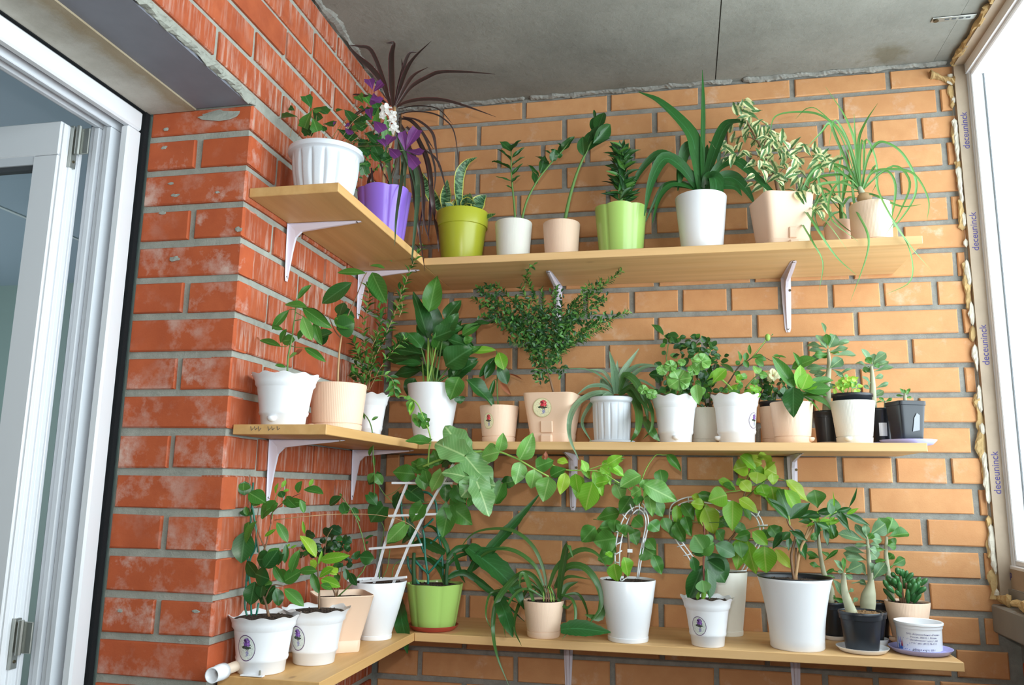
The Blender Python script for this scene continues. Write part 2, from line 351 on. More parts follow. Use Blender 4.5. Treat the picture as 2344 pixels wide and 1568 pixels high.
# foam beads
bead('foam_seal', (XW+.004, -.004, 1.21), (XW+.004, -.004, 2.60), .010, .006, .009, 'foam', win, (0, 1, 0), (1, 0, 0), .7, .38)
bead('sealant_smear', (XW+.007, -.009, 1.22), (XW+.006, -.009, 2.58), .0075, .004, .008, 'putty', win, (0, 1, 0), (1, 0, 0), .6, .42)
bead('foam_seal', (XW+.012, -.006, 1.214), (XW+.012, -1.4, 1.214), .013, .013, .010, 'foam', win, (0, 0, 1), (1, 0, 0), .6)
bead('foam_seal', (XW+.014, -.006, 2.61), (XW+.014, -1.4, 2.61), .009, .010, .009, 'foam', win, (0, 0, 1), (1, 0, 0), .7)
bead('foam_seal', (XW-.045, -.006, 2.585), (XW+.012, -.006, 2.56), .018, .012, .005, 'foam', win, (0, 0, 1), (0, 1, 0), .7)
slab = MB().box((1.67, -3.4, 2.62), (1.93, .22, 2.80)).make('ceiling_outside', 'outslab'); slab['kind'] = 'structure'; slab.name = 'trim_3'
def text_obj(name, s, size, loc, rot, mat, parent, align='LEFT'):
    cu = bpy.data.curves.new(name, 'FONT'); cu.body = s; cu.size = size; cu.align_x = align; cu.extrude = .0002
    cu.materials.append(M[mat]); o = bpy.data.objects.new(name, cu); COL.objects.link(o); o.location = loc; o.rotation_euler = rot; o.parent = parent; return o
for z in (1.46, 1.78, 2.08, 2.36):
    text_obj('film_lettering', 'deceuninck', .023, (XW+.034, -.0165, z), (math.pi/2, -math.pi/2, 0), 'ink', win)
text_obj('film_lettering', 'deceuninck', .026, (WX-.002, -.03, 1.275), (-math.pi/2, 0, -math.pi/2), 'ink', win, 'LEFT').rotation_euler = (math.pi/2, math.pi, -math.pi/2)
# ceiling fixing plate
pl = thing('fixing_plate', 'perforated zinc strap screwed to the ceiling beside the window frame', 'metal strap', (1.52, -.226, CEIL))
MB().box((-.038, -.010, -.0025), (.062, .010, -.0002), .0008).make('strap', 'steel', pl)
MB().tube([(-.028, 0, -.0055), (-.028, 0, -.002)], .0065, .006, 10).make('screw', 'screw', pl)
for q in (-.008, .008, .024, .04): MB().box((q, -.0025, -.0032), (q+.010, .0025, -.0024)).make('slot', 'gasket', pl)
# ---------------- door on the left ----------------
door = thing('door_1', 'x', 'x'); 
for k in ('label', 'category'): del door[k]
door['kind'] = 'structure'; door.location = (-.24, -.85, 0)
dl = lambda p: Vector(p)-door.location
def dbox(name, a, b, mat, ch=.002, par=door, off=None):
    return MB().box(tuple(dl(a)), tuple(dl(b)), ch).make(name, mat, par)
DB = -2.35
MB().box(tuple(dl((-.252, -.842, 0))), tuple(dl((-.236, -.829, LZ)))).box(tuple(dl((-.26, -2.3, LZ-.006))), tuple(dl((-.238, -.84, LZ+.002)))).make('sealant_gap', 'blackfoam', door)
fr = MB().box(tuple(dl((-.262, -.882, 0))), tuple(dl((-.242, -.842, LZ-.049))), .004).box(tuple(dl((-.262, DB, LZ-.048))), tuple(dl((-.242, -.842, LZ-.006))), .004).make('door_frame', 'pvc', door)
g = MB()
for i, (xa, ya) in enumerate([(-.275, -.892), (-.290, -.884), (-.303, -.892), (-.318, -.884)]):
    g.box(tuple(dl((xa-.012, ya, 0))), tuple(dl((xa, -.842, LZ-.056+.008*(i % 2)))), .0015)
    g.box(tuple(dl((xa-.012, DB, LZ-.055+.008*(i % 2)))), tuple(dl((xa, -.842, LZ-.01))), .0015)
g.make('frame_rebate', 'pvc_dull', door)
MB().box(tuple(dl((-.337, -.875, 0))), tuple(dl((-.322, -.842, LZ-.03)))).make('gasket', 'gasket', door)
SX0, SX1, SY0, SY1, SZ = -.34, -1.12, -.945, -.885, 2.165
sash = MB().box(tuple(dl((SX0-.062, SY0, 0))), tuple(dl((SX0-.006, SY1, SZ-.071))), .002).box(tuple(dl((SX1, SY0, SZ-.07))), tuple(dl((SX0-.006, SY1, SZ))), .002).make('door_sash', 'pvc', door)
g = MB()
for i in range(5): g.box(tuple(dl((SX0-.010, SY0+.004+i*.0115, 0))), tuple(dl((SX0-.001-.003*(i % 2), SY0+.0125+i*.0115, SZ-.004))), .001)
g.make('sash_profile', 'pvc', sash)
MB().box(tuple(dl((SX1, SY0+.002, SZ-.088))), tuple(dl((SX0-.062, SY0+.03, SZ-.070)))).make('glazing_bead', 'pvc_dull', sash)
MB().box(tuple(dl((SX1, SY0+.006, SZ-.098))), tuple(dl((SX0-.062, SY0+.02, SZ-.086)))).make('gasket', 'gasket', sash)
MB().box(tuple(dl((SX1, SY0+.025, .05))), tuple(dl((SX0-.062, SY0+.031, SZ-.085)))).make('pane', 'glass', sash)
for zc, lab in ((2.135, 0), (1.18, 1)):
    hg = MB().box(tuple(dl((SX0-.012, SY0+.024, zc-.058))), tuple(dl((SX0+.003, SY0+.040, zc+.03))), .001).make('hinge', 'steel', door)
    MB().box(tuple(dl((SX0-.004, SY0+.03, zc-.03))), tuple(dl((SX0+.035, SY0+.034, zc+.025))), .001).make('hinge_plate', 'steel', hg)
    MB().tube([dl((SX0+.014, SY0+.026, zc-.032)), dl((SX0+.014, SY0+.026, zc+.028))], .005, .005, 8).make('hinge_pin', 'steel', hg)
    for q in (-.045, .02): MB().tube([dl((SX0+.003, SY0+.032, zc+q)), dl((SX0+.0045, SY0+.032, zc+q))], .003, .003, 8).make('screw', 'screw', hg)
# room beyond the door
rm = MB().box((-3.4, -3.6, 2.45), (-.34, 1.3, 2.5)).make('trim_4', 'roomceil'); rm['kind'] = 'structure'
rm = MB().box((-3.4, 1.2, 0), (-.3, 1.3, 2.46)).make('trim_5', 'roomwall'); rm['kind'] = 'structure'
rm = MB().box((-3.5, -3.6, 0), (-3.4, 1.3, 2.46)).make('trim_6', 'roomwall'); rm['kind'] = 'structure'
rm = MB().box((-3.4, -3.6, -.1), (-.3, 1.3, 0)).make('trim_7', 'roomfloor'); rm['kind'] = 'structure'
rm = MB().box((-3.4, -3.7, 0), (-.3, -3.6, 2.5)).make('trim_8', 'roomwall'); rm['kind'] = 'structure'
rm = MB().box((-1.6, -3.6, 2.447), (-1.585, 1.2, 2.45)).make('trim_9', 'pvc'); rm['kind'] = 'structure'
rm = MB().box((-.36, -.78, 0), (-.24, 1.3, 2.5)).make('trim_10', 'roomwall'); rm['kind'] = 'structure'
rm = MB().box((-.36, -3.6, LZ), (-.262, -.84, 2.5)).make('trim_11', 'roomwall'); rm['kind'] = 'structure'

# ---------------- shelves ----------------
ZT, ZM, ZB, TH = 2.0490, 1.5700, 1.1080, .0195
def board(name, a, b, mat, label):
    c = Vector(((a[0]+b[0])/2, (a[1]+b[1])/2, a[2])); o = MB().box(tuple(Vector(a)-c), tuple(Vector(b)-c), .0012).make(name, mat, loc=c)
    return tag(o, label, 'shelf')
GL = .003
sh = {}
for nm, z, xr, d, w, fy in (('top', ZT, 1.408, .276, .196, -.818), ('middle', ZM, 1.386, .270, .196, -.812), ('bottom', ZB, 1.425, .272, .205, -.80)):
    sh[nm+'L'] = board('shelf_board', (.002, fy, z-TH), (w, -.002, z), 'wood_y', f'{nm} short pine shelf board on the red brick wall at the left')
    sh[nm+'B'] = board('shelf_board', (w+.0008, -d, z-TH), (xr, -.002, z), 'wood_x', f'{nm} long pine shelf board on the orange brick wall')
mb = MB()
for q in ((0, 0), (.008, .001), (.016, -.001), (.036, 0), (.044, .001), (.055, .001)):
    x = .04+q[0]; mb.tube([(x, -.8125, ZM-.004), (x+.002, -.8125, ZM-.012+q[1]), (x+.006, -.8125, ZM-.007)], .0006, .0006, 4)
m_ = mb.make('pencil_mark', 'gasket', None); m_.parent = sh['middleL']; m_.location = -sh['middleL'].location
def bracket(loc, rot, la, lv, label):
    b = thing('shelf_bracket', label, 'bracket', loc, 'white metal shelf brackets'); b.rotation_euler = (0, 0, rot)
    # local: wall at y=0, shelf arm runs to -y, vertical arm runs down
    def arm(name, pts_w, along):
        V = []; F = []; N = len(pts_w)
        for t, wd_, dp in pts_w:
            pts = [(-wd_, 0), (-wd_*.45, 0), (-wd_*.3, -dp), (wd_*.3, -dp), (wd_*.45, 0), (wd_, 0)]
            for x, d in pts:
                V.append((x, -t, -.0005+d) if along == 'h' else (x, -.0005+d, -t))
        for i in range(N-1):
            for j in range(5): F.append([i*6+j, i*6+j+1, (i+1)*6+j+1, (i+1)*6+j])
        F.append([0, 1, 2, 3, 4, 5]); o = mk(name, V, F, 'bracket', b)
        return o
    arm('horizontal_arm', [(0, .013, .012), (.03, .0125, .016), (la*.5, .011, .010), (la*.93, .008, .003), (la, .005, .001)], 'h')
    arm('vertical_arm', [(0, .013, .012), (.03, .0125, .016), (lv*.5, .011, .010), (lv*.93, .008, .003), (lv, .005, .001)], 'v')
    V = [(-.0035, -.002, -.002), (-.0035, -.058, -.010), (-.0035, -.030, -.017), (-.0035, -.017, -.030), (-.0035, -.010, -.058)]; V += [(.0035, y, z) for _, y, z in V]
    mk('corner_web', V, [[0, 1, 2, 3, 4], [9, 8, 7, 6, 5]]+[[i, (i+1) % 5, 5+(i+1) % 5, 5+i] for i in range(5)], 'bracket', b)
    for p, ax in (((.009, -.001, -.035), 1), ((0, -.001, -lv+.010), 1), ((0, -la+.010, -.001), 2)):
        e = list(p); e[ax] -= .0022; MB().tube([p, e], .0035, .0035, 8).make('screw', 'screw', b)
    return b
br = [('top', -.60, 0, 'on the red wall, nearer the doorway, under the top shelf'), ('top', -.22, 0, 'on the red wall, nearer the corner, under the top shelf'),
      ('middle', -.62, 0, 'on the red wall, nearer the doorway, under the middle shelf'), ('middle', -.25, 0, 'on the red wall, nearer the corner, under the middle shelf'),
      ('bottom', -.25, 0, 'on the red wall under the bottom shelf, mostly hidden below it')]
ZS = {'top': ZT-TH, 'middle': ZM-TH, 'bottom': ZB-TH}
BRK = {('top', 0): (650, 600), ('top', 1): (815, 690), ('middle', 0): (608, 1090), ('middle', 1): (802, 1090), ('bottom', 4): (757, 1562)}
for i, (lv, y, r, lab) in enumerate(br):
    px, py = BRK[(lv, [0, 1, 0, 1, 4][i])]; p = on_x(px, py, 0); y = p.y+.012
    bracket((.002, y, ZS[lv]-.0005), math.pi/2, .165 if lv != 'top' else .17, .130, 'white metal bracket '+lab)
for lv, px, py, lab in (('top', 1277, 740, 'on the orange wall, behind the small-leaved bush under the top shelf'), ('top', 1803, 740, 'on the orange wall, right one under the top shelf'),
                    ('middle', 1312, 1150, 'on the orange wall, left one under the middle shelf'), ('middle', 1815, 1100, 'on the orange wall, right one under the middle shelf'),
                    ('bottom', 1301, 1560, 'on the orange wall, left one under the bottom shelf'), ('bottom', 1822, 1560, 'on the orange wall, right one under the bottom shelf')):
    p = on_y(px, py, 0); bracket((p.x, -.002, ZS[lv]-.0005), 0, .175, .150, 'white metal bracket '+lab)

# ---------------- plant and pot toolkit ----------------
def leafmat(name, c1, c2, vein=None, rough=.38, trans=.25, edge=None, spots=None, bands=None):
    t = NT(name); r = t.rnd(); o = t.obj()
    c = t.mix(r, s2l(c1), s2l(c2)); v = t.shift(o, (1, 1, 1), 23.)
    uv = t.n('ShaderNodeTexCoord').outputs['UV']; sp = t.n('ShaderNodeSeparateXYZ', {0: uv}); u = t.math('ABSOLUTE', t.math('SUBTRACT', sp.outputs[0], .5)); vv = sp.outputs[1]
    if bands:
        w = t.n('ShaderNodeTexNoise', {'Vector': t.shift(t.n('ShaderNodeCombineXYZ', {0: sp.outputs[0], 1: vv, 2: 0.}).outputs[0], (2.2, 34, 1), 11.), 'Scale': 1., 'Detail': 3.}).outputs[0]
        c = t.mix(t.ramp(w, .46, .56), c, s2l(bands))
    if spots:
        nn = t.noise(t.shift(t.n('ShaderNodeCombineXYZ', {0: sp.outputs[0], 1: vv, 2: 0.}).outputs[0], (3, 4, 1), 11.), 1.1, 3)
        e = t.math('ADD', t.math('MULTIPLY', u, 2.2), t.math('MULTIPLY', nn, .9)); c = t.mix(t.ramp(e, .80, .90), c, s2l(spots))
    if edge: c = t.mix(t.ramp(u, .40, .44), c, s2l(edge))
    if vein:
        c = t.mix(t.math('MULTIPLY', t.math('SUBTRACT', 1, t.ramp(u, .012, .045)), .7), c, s2l(vein))
        sv = t.math('SINE', t.math('MULTIPLY', t.math('SUBTRACT', vv, t.math('MULTIPLY', u, .55)), 62.)); c = t.mix(t.math('MULTIPLY', t.ramp(sv, .86, 1.), .28), c, s2l(vein))
    c = t.mix(t.math('MULTIPLY', t.ramp(t.noise(v, 60., 4), .55, .75), .25), c, s2l(tuple(min(255, x*1.35+12) for x in c1)))
    t.set('Base Color', c); t.set('Roughness', rough); t.set('Specular IOR Level', .5)
    tl = t.n('ShaderNodeBsdfTranslucent', {'Color': c}); mx = t.n('ShaderNodeMixShader', {0: trans, 1: t.b.outputs[0], 2: tl.outputs[0]}); t.t.links.new(mx.outputs[0], t.out.inputs[0])
    M[name] = t.m
leafmat('leaf_mid', (62, 120, 44), (82, 138, 54), (120, 170, 90)); leafmat('leaf_dark', (38, 84, 36), (52, 104, 44), (86, 134, 80), .3)
leafmat('leaf_deep', (30, 68, 38), (42, 86, 44), (70, 110, 74), .35); leafmat('leaf_bright', (118, 184, 46), (140, 204, 66), (190, 220, 110), .4, .4)
leafmat('leaf_lime', (160, 206, 56), (184, 218, 84), (210, 230, 130), .4, .4); leafmat('leaf_light', (100, 158, 70), (126, 180, 90), (170, 210, 130), .33)
leafmat('leaf_grey', (92, 132, 92), (112, 150, 108), (170, 196, 140), .4); leafmat('leaf_varieg', (86, 130, 78), (104, 146, 92), None, .4, .25, None, (232, 232, 176))
leafmat('leaf_maroon', (50, 44, 40), (66, 50, 46), None, .35, .1, (96, 44, 52)); leafmat('leaf_strap', (58, 98, 42), (78, 118, 54), (96, 140, 84), .3)
leafmat('leaf_hang', (66, 92, 66), (88, 112, 84), (110, 120, 96), .35); leafmat('leaf_sans', (36, 78, 44), (44, 90, 50), None, .35, .1, (206, 204, 92), None, (110, 150, 106))
leafmat('leaf_purple', (92, 44, 100), (112, 56, 122), (150, 80, 150), .4); leafmat('leaf_pony', (78, 138, 62), (104, 158, 84), (168, 200, 130), .35)
leafmat('leaf_silver', (112, 148, 116), (134, 164, 130), (70, 110, 74), .35); leafmat('leaf_brown', (150, 84, 54), (170, 104, 70), None, .6)
leafmat('petal', (244, 244, 240), (250, 250, 246), None, .5, .4); leafmat('petal_cream', (244, 244, 196), (250, 248, 214), None, .5, .4); leafmat('leaf_flat', (42, 96, 42), (52, 108, 48), (70, 134, 80), .35)
for n_, c_ in (('stem_green', (104, 142, 74)), ('stem_brown', (140, 108, 82)), ('stem_tan', (186, 150, 108)), ('stem_dark', (80, 64, 48)), ('stem_grey', (178, 178, 150)), ('stem_red', (130, 72, 60)), ('stem_lime', (150, 190, 90))): M[n_] = plain(n_, c_, .6, .4, var=.15)
leafmat('leaf_broad', (100, 148, 84), (126, 172, 106), (196, 222, 160), .33, .25)
def ribmat(name, col):
    t = NT(name); sp = t.n('ShaderNodeSeparateXYZ', {0: t.obj()}); a = t.math('ARCTAN2', sp.outputs[1], sp.outputs[0])
    s = t.math('SINE', t.math('MULTIPLY', a, 96.)); t.set('Base Color', s2l(col)); t.set('Roughness', .5); t.bump(s, .16, .0008); M[name] = t.m
leafmat('succulent', (52, 108, 58), (66, 124, 66), None, .35, .1); M['stem_deep'] = plain('stem_deep', (50, 88, 50), .6, .4, var=.15); M['grit'] = plain('gritty_soil', (150, 118, 84), .95, .2, var=.5, bump=1.); M['printblue'] = plain('print_blue', (60, 110, 190), .5); M['printred'] = plain('print_red', (190, 70, 80), .5)
ribmat('peach_ribbed', (240, 208, 182)); ribmat('cream_ribbed', (234, 232, 222))
def stickermat(name, fl, ring, bgc):
    t = NT(name); uv = t.n('ShaderNodeTexCoord').outputs['UV']; nz = t.n('ShaderNodeTexNoise', {'Vector': uv, 'Scale': 9., 'Detail': 3.}).outputs[1]
    v = t.n('ShaderNodeVectorMath', {0: uv, 1: t.n('ShaderNodeVectorMath', {0: nz, 1: (.5, .5, .5)}, operation='SUBTRACT').outputs[0]}, operation='MULTIPLY_ADD')
    t.t.links.new(nz, v.inputs[0]); v.inputs[1].default_value = (.16, .16, 0); t.t.links.new(uv, v.inputs[2])
    def disk(cx, cy, rx, ry, src=None):
        d = t.n('ShaderNodeVectorMath', {0: src or v.outputs[0], 1: (cx+(.08 if src is None else 0), cy+(.08 if src is None else 0), 0)}, operation='SUBTRACT').outputs[0]
        d = t.n('ShaderNodeVectorMath', {0: d, 1: (1/rx, 1/ry, 0)}, operation='MULTIPLY').outputs[0]; return t.n('ShaderNodeVectorMath', {0: d}, operation='LENGTH').outputs[1]
    c = t.mix(t.ramp(t.noise(uv, 14., 2), .45, .6), s2l(bgc), s2l(tuple(x*.93 for x in bgc)))
    def put(m, col):
        nonlocal c
        c = t.mix(t.math('LESS_THAN', m, 1.), c, s2l(col))
    put(disk(.5, .30, .025, .16), (110, 90, 110)); put(disk(.5, .22, .11, .05), (150, 150, 190))
    for cx, cy in ((.36, .46), (.62, .44), (.48, .42)): put(disk(cx, cy, .12, .07), (52, 72, 50))
    put(disk(.48, .62, .17, .17), fl); put(disk(.40, .66, .07, .08), tuple(x*.6 for x in fl)); put(disk(.56, .60, .07, .06), tuple(min(255, x*1.25+20) for x in fl)); put(disk(.5, .72, .05, .05), tuple(min(255, x*1.2+20) for x in fl))
    c = t.mix(t.math('GREATER_THAN', disk(.5, .5, .465, .465, uv), 1.), c, s2l(ring)); t.set('Base Color', c); t.set('Roughness', .4); M[name] = t.m
stickermat('sticker_violet', (112, 72, 150), (96, 62, 110), (222, 230, 224)); stickermat('sticker_rose', (196, 52, 66), (196, 190, 140), (236, 230, 190))

def outline(kind):
    f = {'ellip': lambda v: math.sin(math.pi*v)**.75, 'ovate': lambda v: math.sin(math.pi*v**.72)**.85, 'lance': lambda v: math.sin(math.pi*v**.85)**1.15,
         'obov': lambda v: math.sin(math.pi*v**1.7)**.8, 'heart': lambda v: .45+.55*math.sin(v/.3*math.pi/2) if v < .3 else max(0, math.cos((v-.3)/.7*math.pi/2))**.72*(1 if v < .8 else .8), 'lobed': lambda v: (.5+.5*math.sin(min(1, v/.3)*math.pi/2))*max(0, math.cos(max(0, v-.3)/.7*math.pi/2))**.62*(1+.10*math.sin(v*14)) if v < .97 else 0, 'tri': lambda v: max(.02, min(.97, v*1.3)) if v < .86 else .84,
         'drip': lambda v: (math.sin(math.pi*min(1, v/.86)**.7)**.8 if v < .80 else max(0, (1-v)/.2)*.36), 'round': lambda v: math.sqrt(max(0, 1-(2*v-1)**2)), 'needle': lambda v: math.sin(math.pi*v**.9)**.6}[kind]
    return f
leaf_cache = {}
def leaf_mesh(kind, mat, hi=True):
    key = (kind, mat, hi, random.randint(0, 3 if hi else 2))
    if key in leaf_cache: return leaf_cache[key]
    f = outline(kind); nv, us = (14 if kind == 'lobed' else 8, (-1, -.5, 0, .5, 1)) if hi else (4, (-1, 0, 1))
    droop = random.uniform(.05, .30); fold = random.uniform(.10, .32); wave = random.uniform(.02, .06) if kind in ('ovate', 'heart', 'drip', 'round', 'obov', 'lobed') else random.uniform(0, .025); ph = random.uniform(0, 6)
    V = []; UV = []; F = []
    for i in range(nv+1):
        v = i/nv; w = max(f(min(.999, max(.0, v))), .0 if i in (0, nv) and kind not in ('tri', 'heart', 'lobed') else .04)
        for u in us:
            x = u*.5*w; y = v+(.05*abs(u)*w if kind == 'tri' and i == nv else 0)-(.13*abs(u) if kind in ('heart', 'lobed') and i == 0 else 0)
            if kind == 'round': y += -.12*(1-abs(u))*(1-v) if False else 0; x *= 1+.06*math.sin(9*v*math.pi)
            z = -droop*(v-.35)**2+fold*abs(x)+wave*math.sin(v*11+ph+(1.5 if u > 0 else 0))*abs(u)
            V.append((x, y, z)); UV.append((.5+.5*u*max(w, .15) if kind not in ('x',) else 0, v))
    m = len(us)
    for i in range(nv):
        for j in range(m-1): F.append([i*m+j, i*m+j+1, (i+1)*m+j+1, (i+1)*m+j])
    me = bpy.data.meshes.new('leaf'); me.from_pydata(V, [], F); ul = me.uv_layers.new(name='UVMap')
    for lp in me.loops: ul.data[lp.index].uv = UV[lp.vertex_index]
    me.polygons.foreach_set('use_smooth', [True]*len(me.polygons)); me.materials.append(M[mat]); me.update(); leaf_cache[key] = me; return me
def clampw(p):
    p = Vector(p); p.y = min(p.y, -.012); p.x = max(p.x, .008) if p.y > -.83 else p.x; p.z = min(p.z, CEIL-.012); return p
class Plant:
    def __init__(s, root, Y): s.root = root; s.Y = Y; s.o = root.location.copy(); s.F = (0, 0, 1.); s.n = 0; s.extra = None; s.notch = 0; s.nf = 22
    def fr(s, x, y, k): s.F = (x, y, k); return s
    def P(s, x, y, dy=0):
        X, Yp = s.F[0]+x/s.F[2], s.F[1]+y/s.F[2]; p = clampw(on_y(X, Yp, min(s.Y+dy, -.012)))
        for zt in (ZT, ZM):     # stems and leaves bend forward, clear of the board above them
            if s.o.z < zt-.1 and p.z > zt-TH-.006 and (p.y > -.283 or (p.x < .205 and p.y > -.82)) and p.x < 1.41:
                q = on_z(X, Yp, zt-TH-.007)
                if p.z < zt+.004 and q.y < p.y and q.y > -.34: p = q
                elif p.z >= zt-TH: 
                    q = on_y(X, Yp, -.292)
                    if q.x > .2: p = q
        return p
    def clear(s, p, a):   # keep anything that hangs lower than its shelf out past the board's edge
        if p.z > s.o.z+.014: return p
        X, Yp = s.F[0]+a[0]/s.F[2], s.F[1]+a[1]/s.F[2]
        if s.o.x < .2 and p.y < -.27:
            q = on_x(X, Yp, .214)
            if q.y < -.02: return q
        fy = {'T': -.288, 'M': -.282, 'B': -.284}['T' if s.o.z > 2 else 'M' if s.o.z > 1.5 else 'B']
        return on_y(X, Yp, fy) if p.y > fy else p
    def px(s, k): return k/s.F[2]*abs(s.Y-CP.y)/FPX/cF.y
    def stem(s, pts, r0, r1, mat='stem_green', name='stem', dys=None, k=6, sub=3):
        pts = [tuple(map(float, q.split())) for q in pts.split(',')]; r0 = s.px(r0); r1 = s.px(r1)
        P = [s.P(q[0], q[1], q[2] if len(q) > 2 else (dys or 0)) for q in pts]; pp = smoothpath(P, sub)
        mb = MB().tube([p-s.o for p in pp], r0, r1, k); mb.make(name, mat, s.root, smooth=True); return pp
    def put(s, kind, b, t, w, mat, nrm=None, hi=True, parent=None):
        y = t-b; L = y.length
        if L < 1e-5: return
        y /= L; n = nrm or (-cF*.8+Vector((random.uniform(-.5, .5), random.uniform(-.3, .3), random.uniform(0, .9))))
        z = n-y*n.dot(y); z = z.normalized() if z.length > 1e-3 else y.orthogonal().normalized(); x = y.cross(z)
        if hi and kind in ('ellip', 'ovate', 'heart', 'obov'): w *= 1.16; L *= 1.05
        s.n += 1
        me = leaf_mesh(kind, mat, hi)
        if s.n > 296:
            if s.extra is None: s.extra = (MB(), [], [])
            if mat not in s.extra[1]: s.extra[1].append(mat)
            s.extra[2].extend([s.extra[1].index(mat)]*len(me.polygons))
            R = Matrix(((x.x*w, y.x*L, z.x*L), (x.y*w, y.y*L, z.y*L), (x.z*w, y.z*L, z.z*L))); e = s.extra[0]; n0 = len(e.v)
            e.v += [R @ v.co+b-s.o for v in me.vertices]; e.f += [[n0+i for i in p.vertices] for p in me.polygons]; return
        o = lk('leaf' if 'petal' not in mat else 'petal', me, s.root)
        bl = b-s.o; o.matrix_local = Matrix(((x.x*w, y.x*L, z.x*L, bl.x), (x.y*w, y.y*L, z.y*L, bl.y), (x.z*w, y.z*L, z.z*L, bl.z), (0, 0, 0, 1))); return o
    def leaves(s, kind, mat, data, dy=(-.03, .02), hi=True, tip=.25):
        for q in data.split(','):
            a = list(map(float, q.split())); d = random.uniform(*dy); L = s.px(math.hypot(a[2]-a[0], a[3]-a[1]))
            b = s.P(a[0], a[1], d+(a[5] if len(a) > 5 else 0)); t = s.P(a[2], a[3], d+(a[5] if len(a) > 5 else 0)+random.uniform(-tip, tip)*L); s.put(kind, b, t, s.px(a[4]), mat, hi=hi)
    def strap(s, mat, data, dy=(-.04, .03), drop=0):
        for q in data.split(';'):
            q = q.strip()
            if not q: continue
            wd_, pts = q.split(':'); pts = [tuple(map(float, a.split())) for a in pts.split(',')]; d0 = random.uniform(*dy); n = len(pts)
            P = [s.P(a[0], a[1], (d0*i/(n-1)) if len(a) < 3 else a[2]) for i, a in enumerate(pts)]
            C = [s.clear(p, a) for p, a in zip(P, pts)]; mv = [(c-p).length > 1e-5 for c, p in zip(C, P)]
            for i in range(n-1):
                if mv[i+1] and not mv[i] and P[i].z < s.o.z+.13:
                    X, Yp = s.F[0]+pts[i][0]/s.F[2], s.F[1]+pts[i][1]/s.F[2]; C[i] = on_y(X, Yp, min(C[i].y, C[i+1].y-.004)) if s.o.x > .2 or C[i+1].x < .2 else (on_x(X, Yp, .216) if on_x(X, Yp, .216).y < -.02 else C[i])
            P = C; s.ribbon(smoothpath(P, 5), s.px(float(wd_))*(1.4 if mat == 'leaf_maroon' else 1.12), mat)
    def ribbon(s, pp, w, mat, prof=None):
        n = len(pp); V = []; F = []; UV = []; px_ = None
        tw = random.uniform(-.5, .5)
        for i, p in enumerate(pp):
            t = i/(n-1); d = (pp[min(i+1, n-1)]-pp[max(i-1, 0)]).normalized(); vn = (-cF+Vector((0, 0, .5))).normalized(); x = d.cross(vn)
            x = x.normalized() if x.length > 1e-3 else (px_ or Vector((1, 0, 0)))
            if px_ and x.dot(px_) < 0: x = -x
            px_ = x; nn = x.cross(d).normalized(); xx = (x*math.cos(tw)+nn*math.sin(tw)); ww = w*.5*(min(1, .55+1.6*t)*max(.03, min(1, (1-t)*2.1))**.75)*(1+(s.notch*abs(math.sin(t*s.nf)) if s.notch else 0))
            n2 = xx.cross(d)
            V += [p-xx*ww+n2*ww*.35-s.o, p-s.o, p+xx*ww+n2*ww*.35-s.o]; UV += [(0, t), (.5, t), (1, t)]
        for i in range(n-1):
            for j in range(2): F.append([i*3+j, i*3+j+1, (i+1)*3+j+1, (i+1)*3+j])
        return mk('leaf', V, F, mat, s.root, True, UV)
    def fill(s, kind, mat, data, size, wr, dy=(-.04, .04), hi=False, up=.0):
        for q in data.split(','):
            cx, cy, rx, ry, n = map(float, q.split())
            for i in range(int(n)):
                a = random.uniform(0, 6.28); r = math.sqrt(random.random()); x = cx+rx*r*math.cos(a); y = cy+ry*r*math.sin(a); g = random.uniform(0, 6.28); k = size*random.uniform(.7, 1.15); d = random.uniform(*dy)
                b = s.P(x, y, d); t = s.P(x+k*math.cos(g), y+k*math.sin(g)*.9-up*k, d+random.uniform(-.5, .5)*s.px(k)); s.put(kind, b, t, s.px(k)*wr, mat if isinstance(mat, str) else random.choice(mat), hi=hi)
    def shoot(s, pts, n, size, kind, wr, mat, r=3, smat='stem_green', start=.1, ang=.9, dys=0, hi=False, grow=1., pairs=True):
        pp = s.stem(pts, r, r*.5, smat, sub=4, dys=dys, k=5); m = len(pp)
        for i in range(n):
            t = start+(1-start)*(i+.5)/n; f = t*(m-1); j = min(int(f), m-2); p = pp[j].lerp(pp[j+1], f-j); d = (pp[j+1]-pp[j]).normalized(); az = (i*2.4 if not pairs else (i*1.57))+random.uniform(-.4, .4)
            for q in ((0, math.pi) if pairs else (0,)):
                o = d.orthogonal().normalized(); o = (Matrix.Rotation(az+q, 3, d) @ o); o = (o-cF*-.15).normalized(); L = s.px(size)*random.uniform(.75, 1.15)*(grow+(1-grow)*t)
                a = ang*random.uniform(.75, 1.2); t2 = clampw(p+(d*math.cos(a)+o*math.sin(a))*L); s.put(kind, p, t2, L*wr, mat if isinstance(mat, str) else random.choice(mat), nrm=(d*.6+Vector((0, 0, .8))-cF*.5), hi=hi)
    def done(s):
        if s.extra:
            o = s.extra[0].make('small_leaves', s.extra[1][0], s.root, kind='stuff')
            for m in s.extra[1][1:]: o.data.materials.append(M[m])
            o.data.polygons.foreach_set('material_index', s.extra[2])

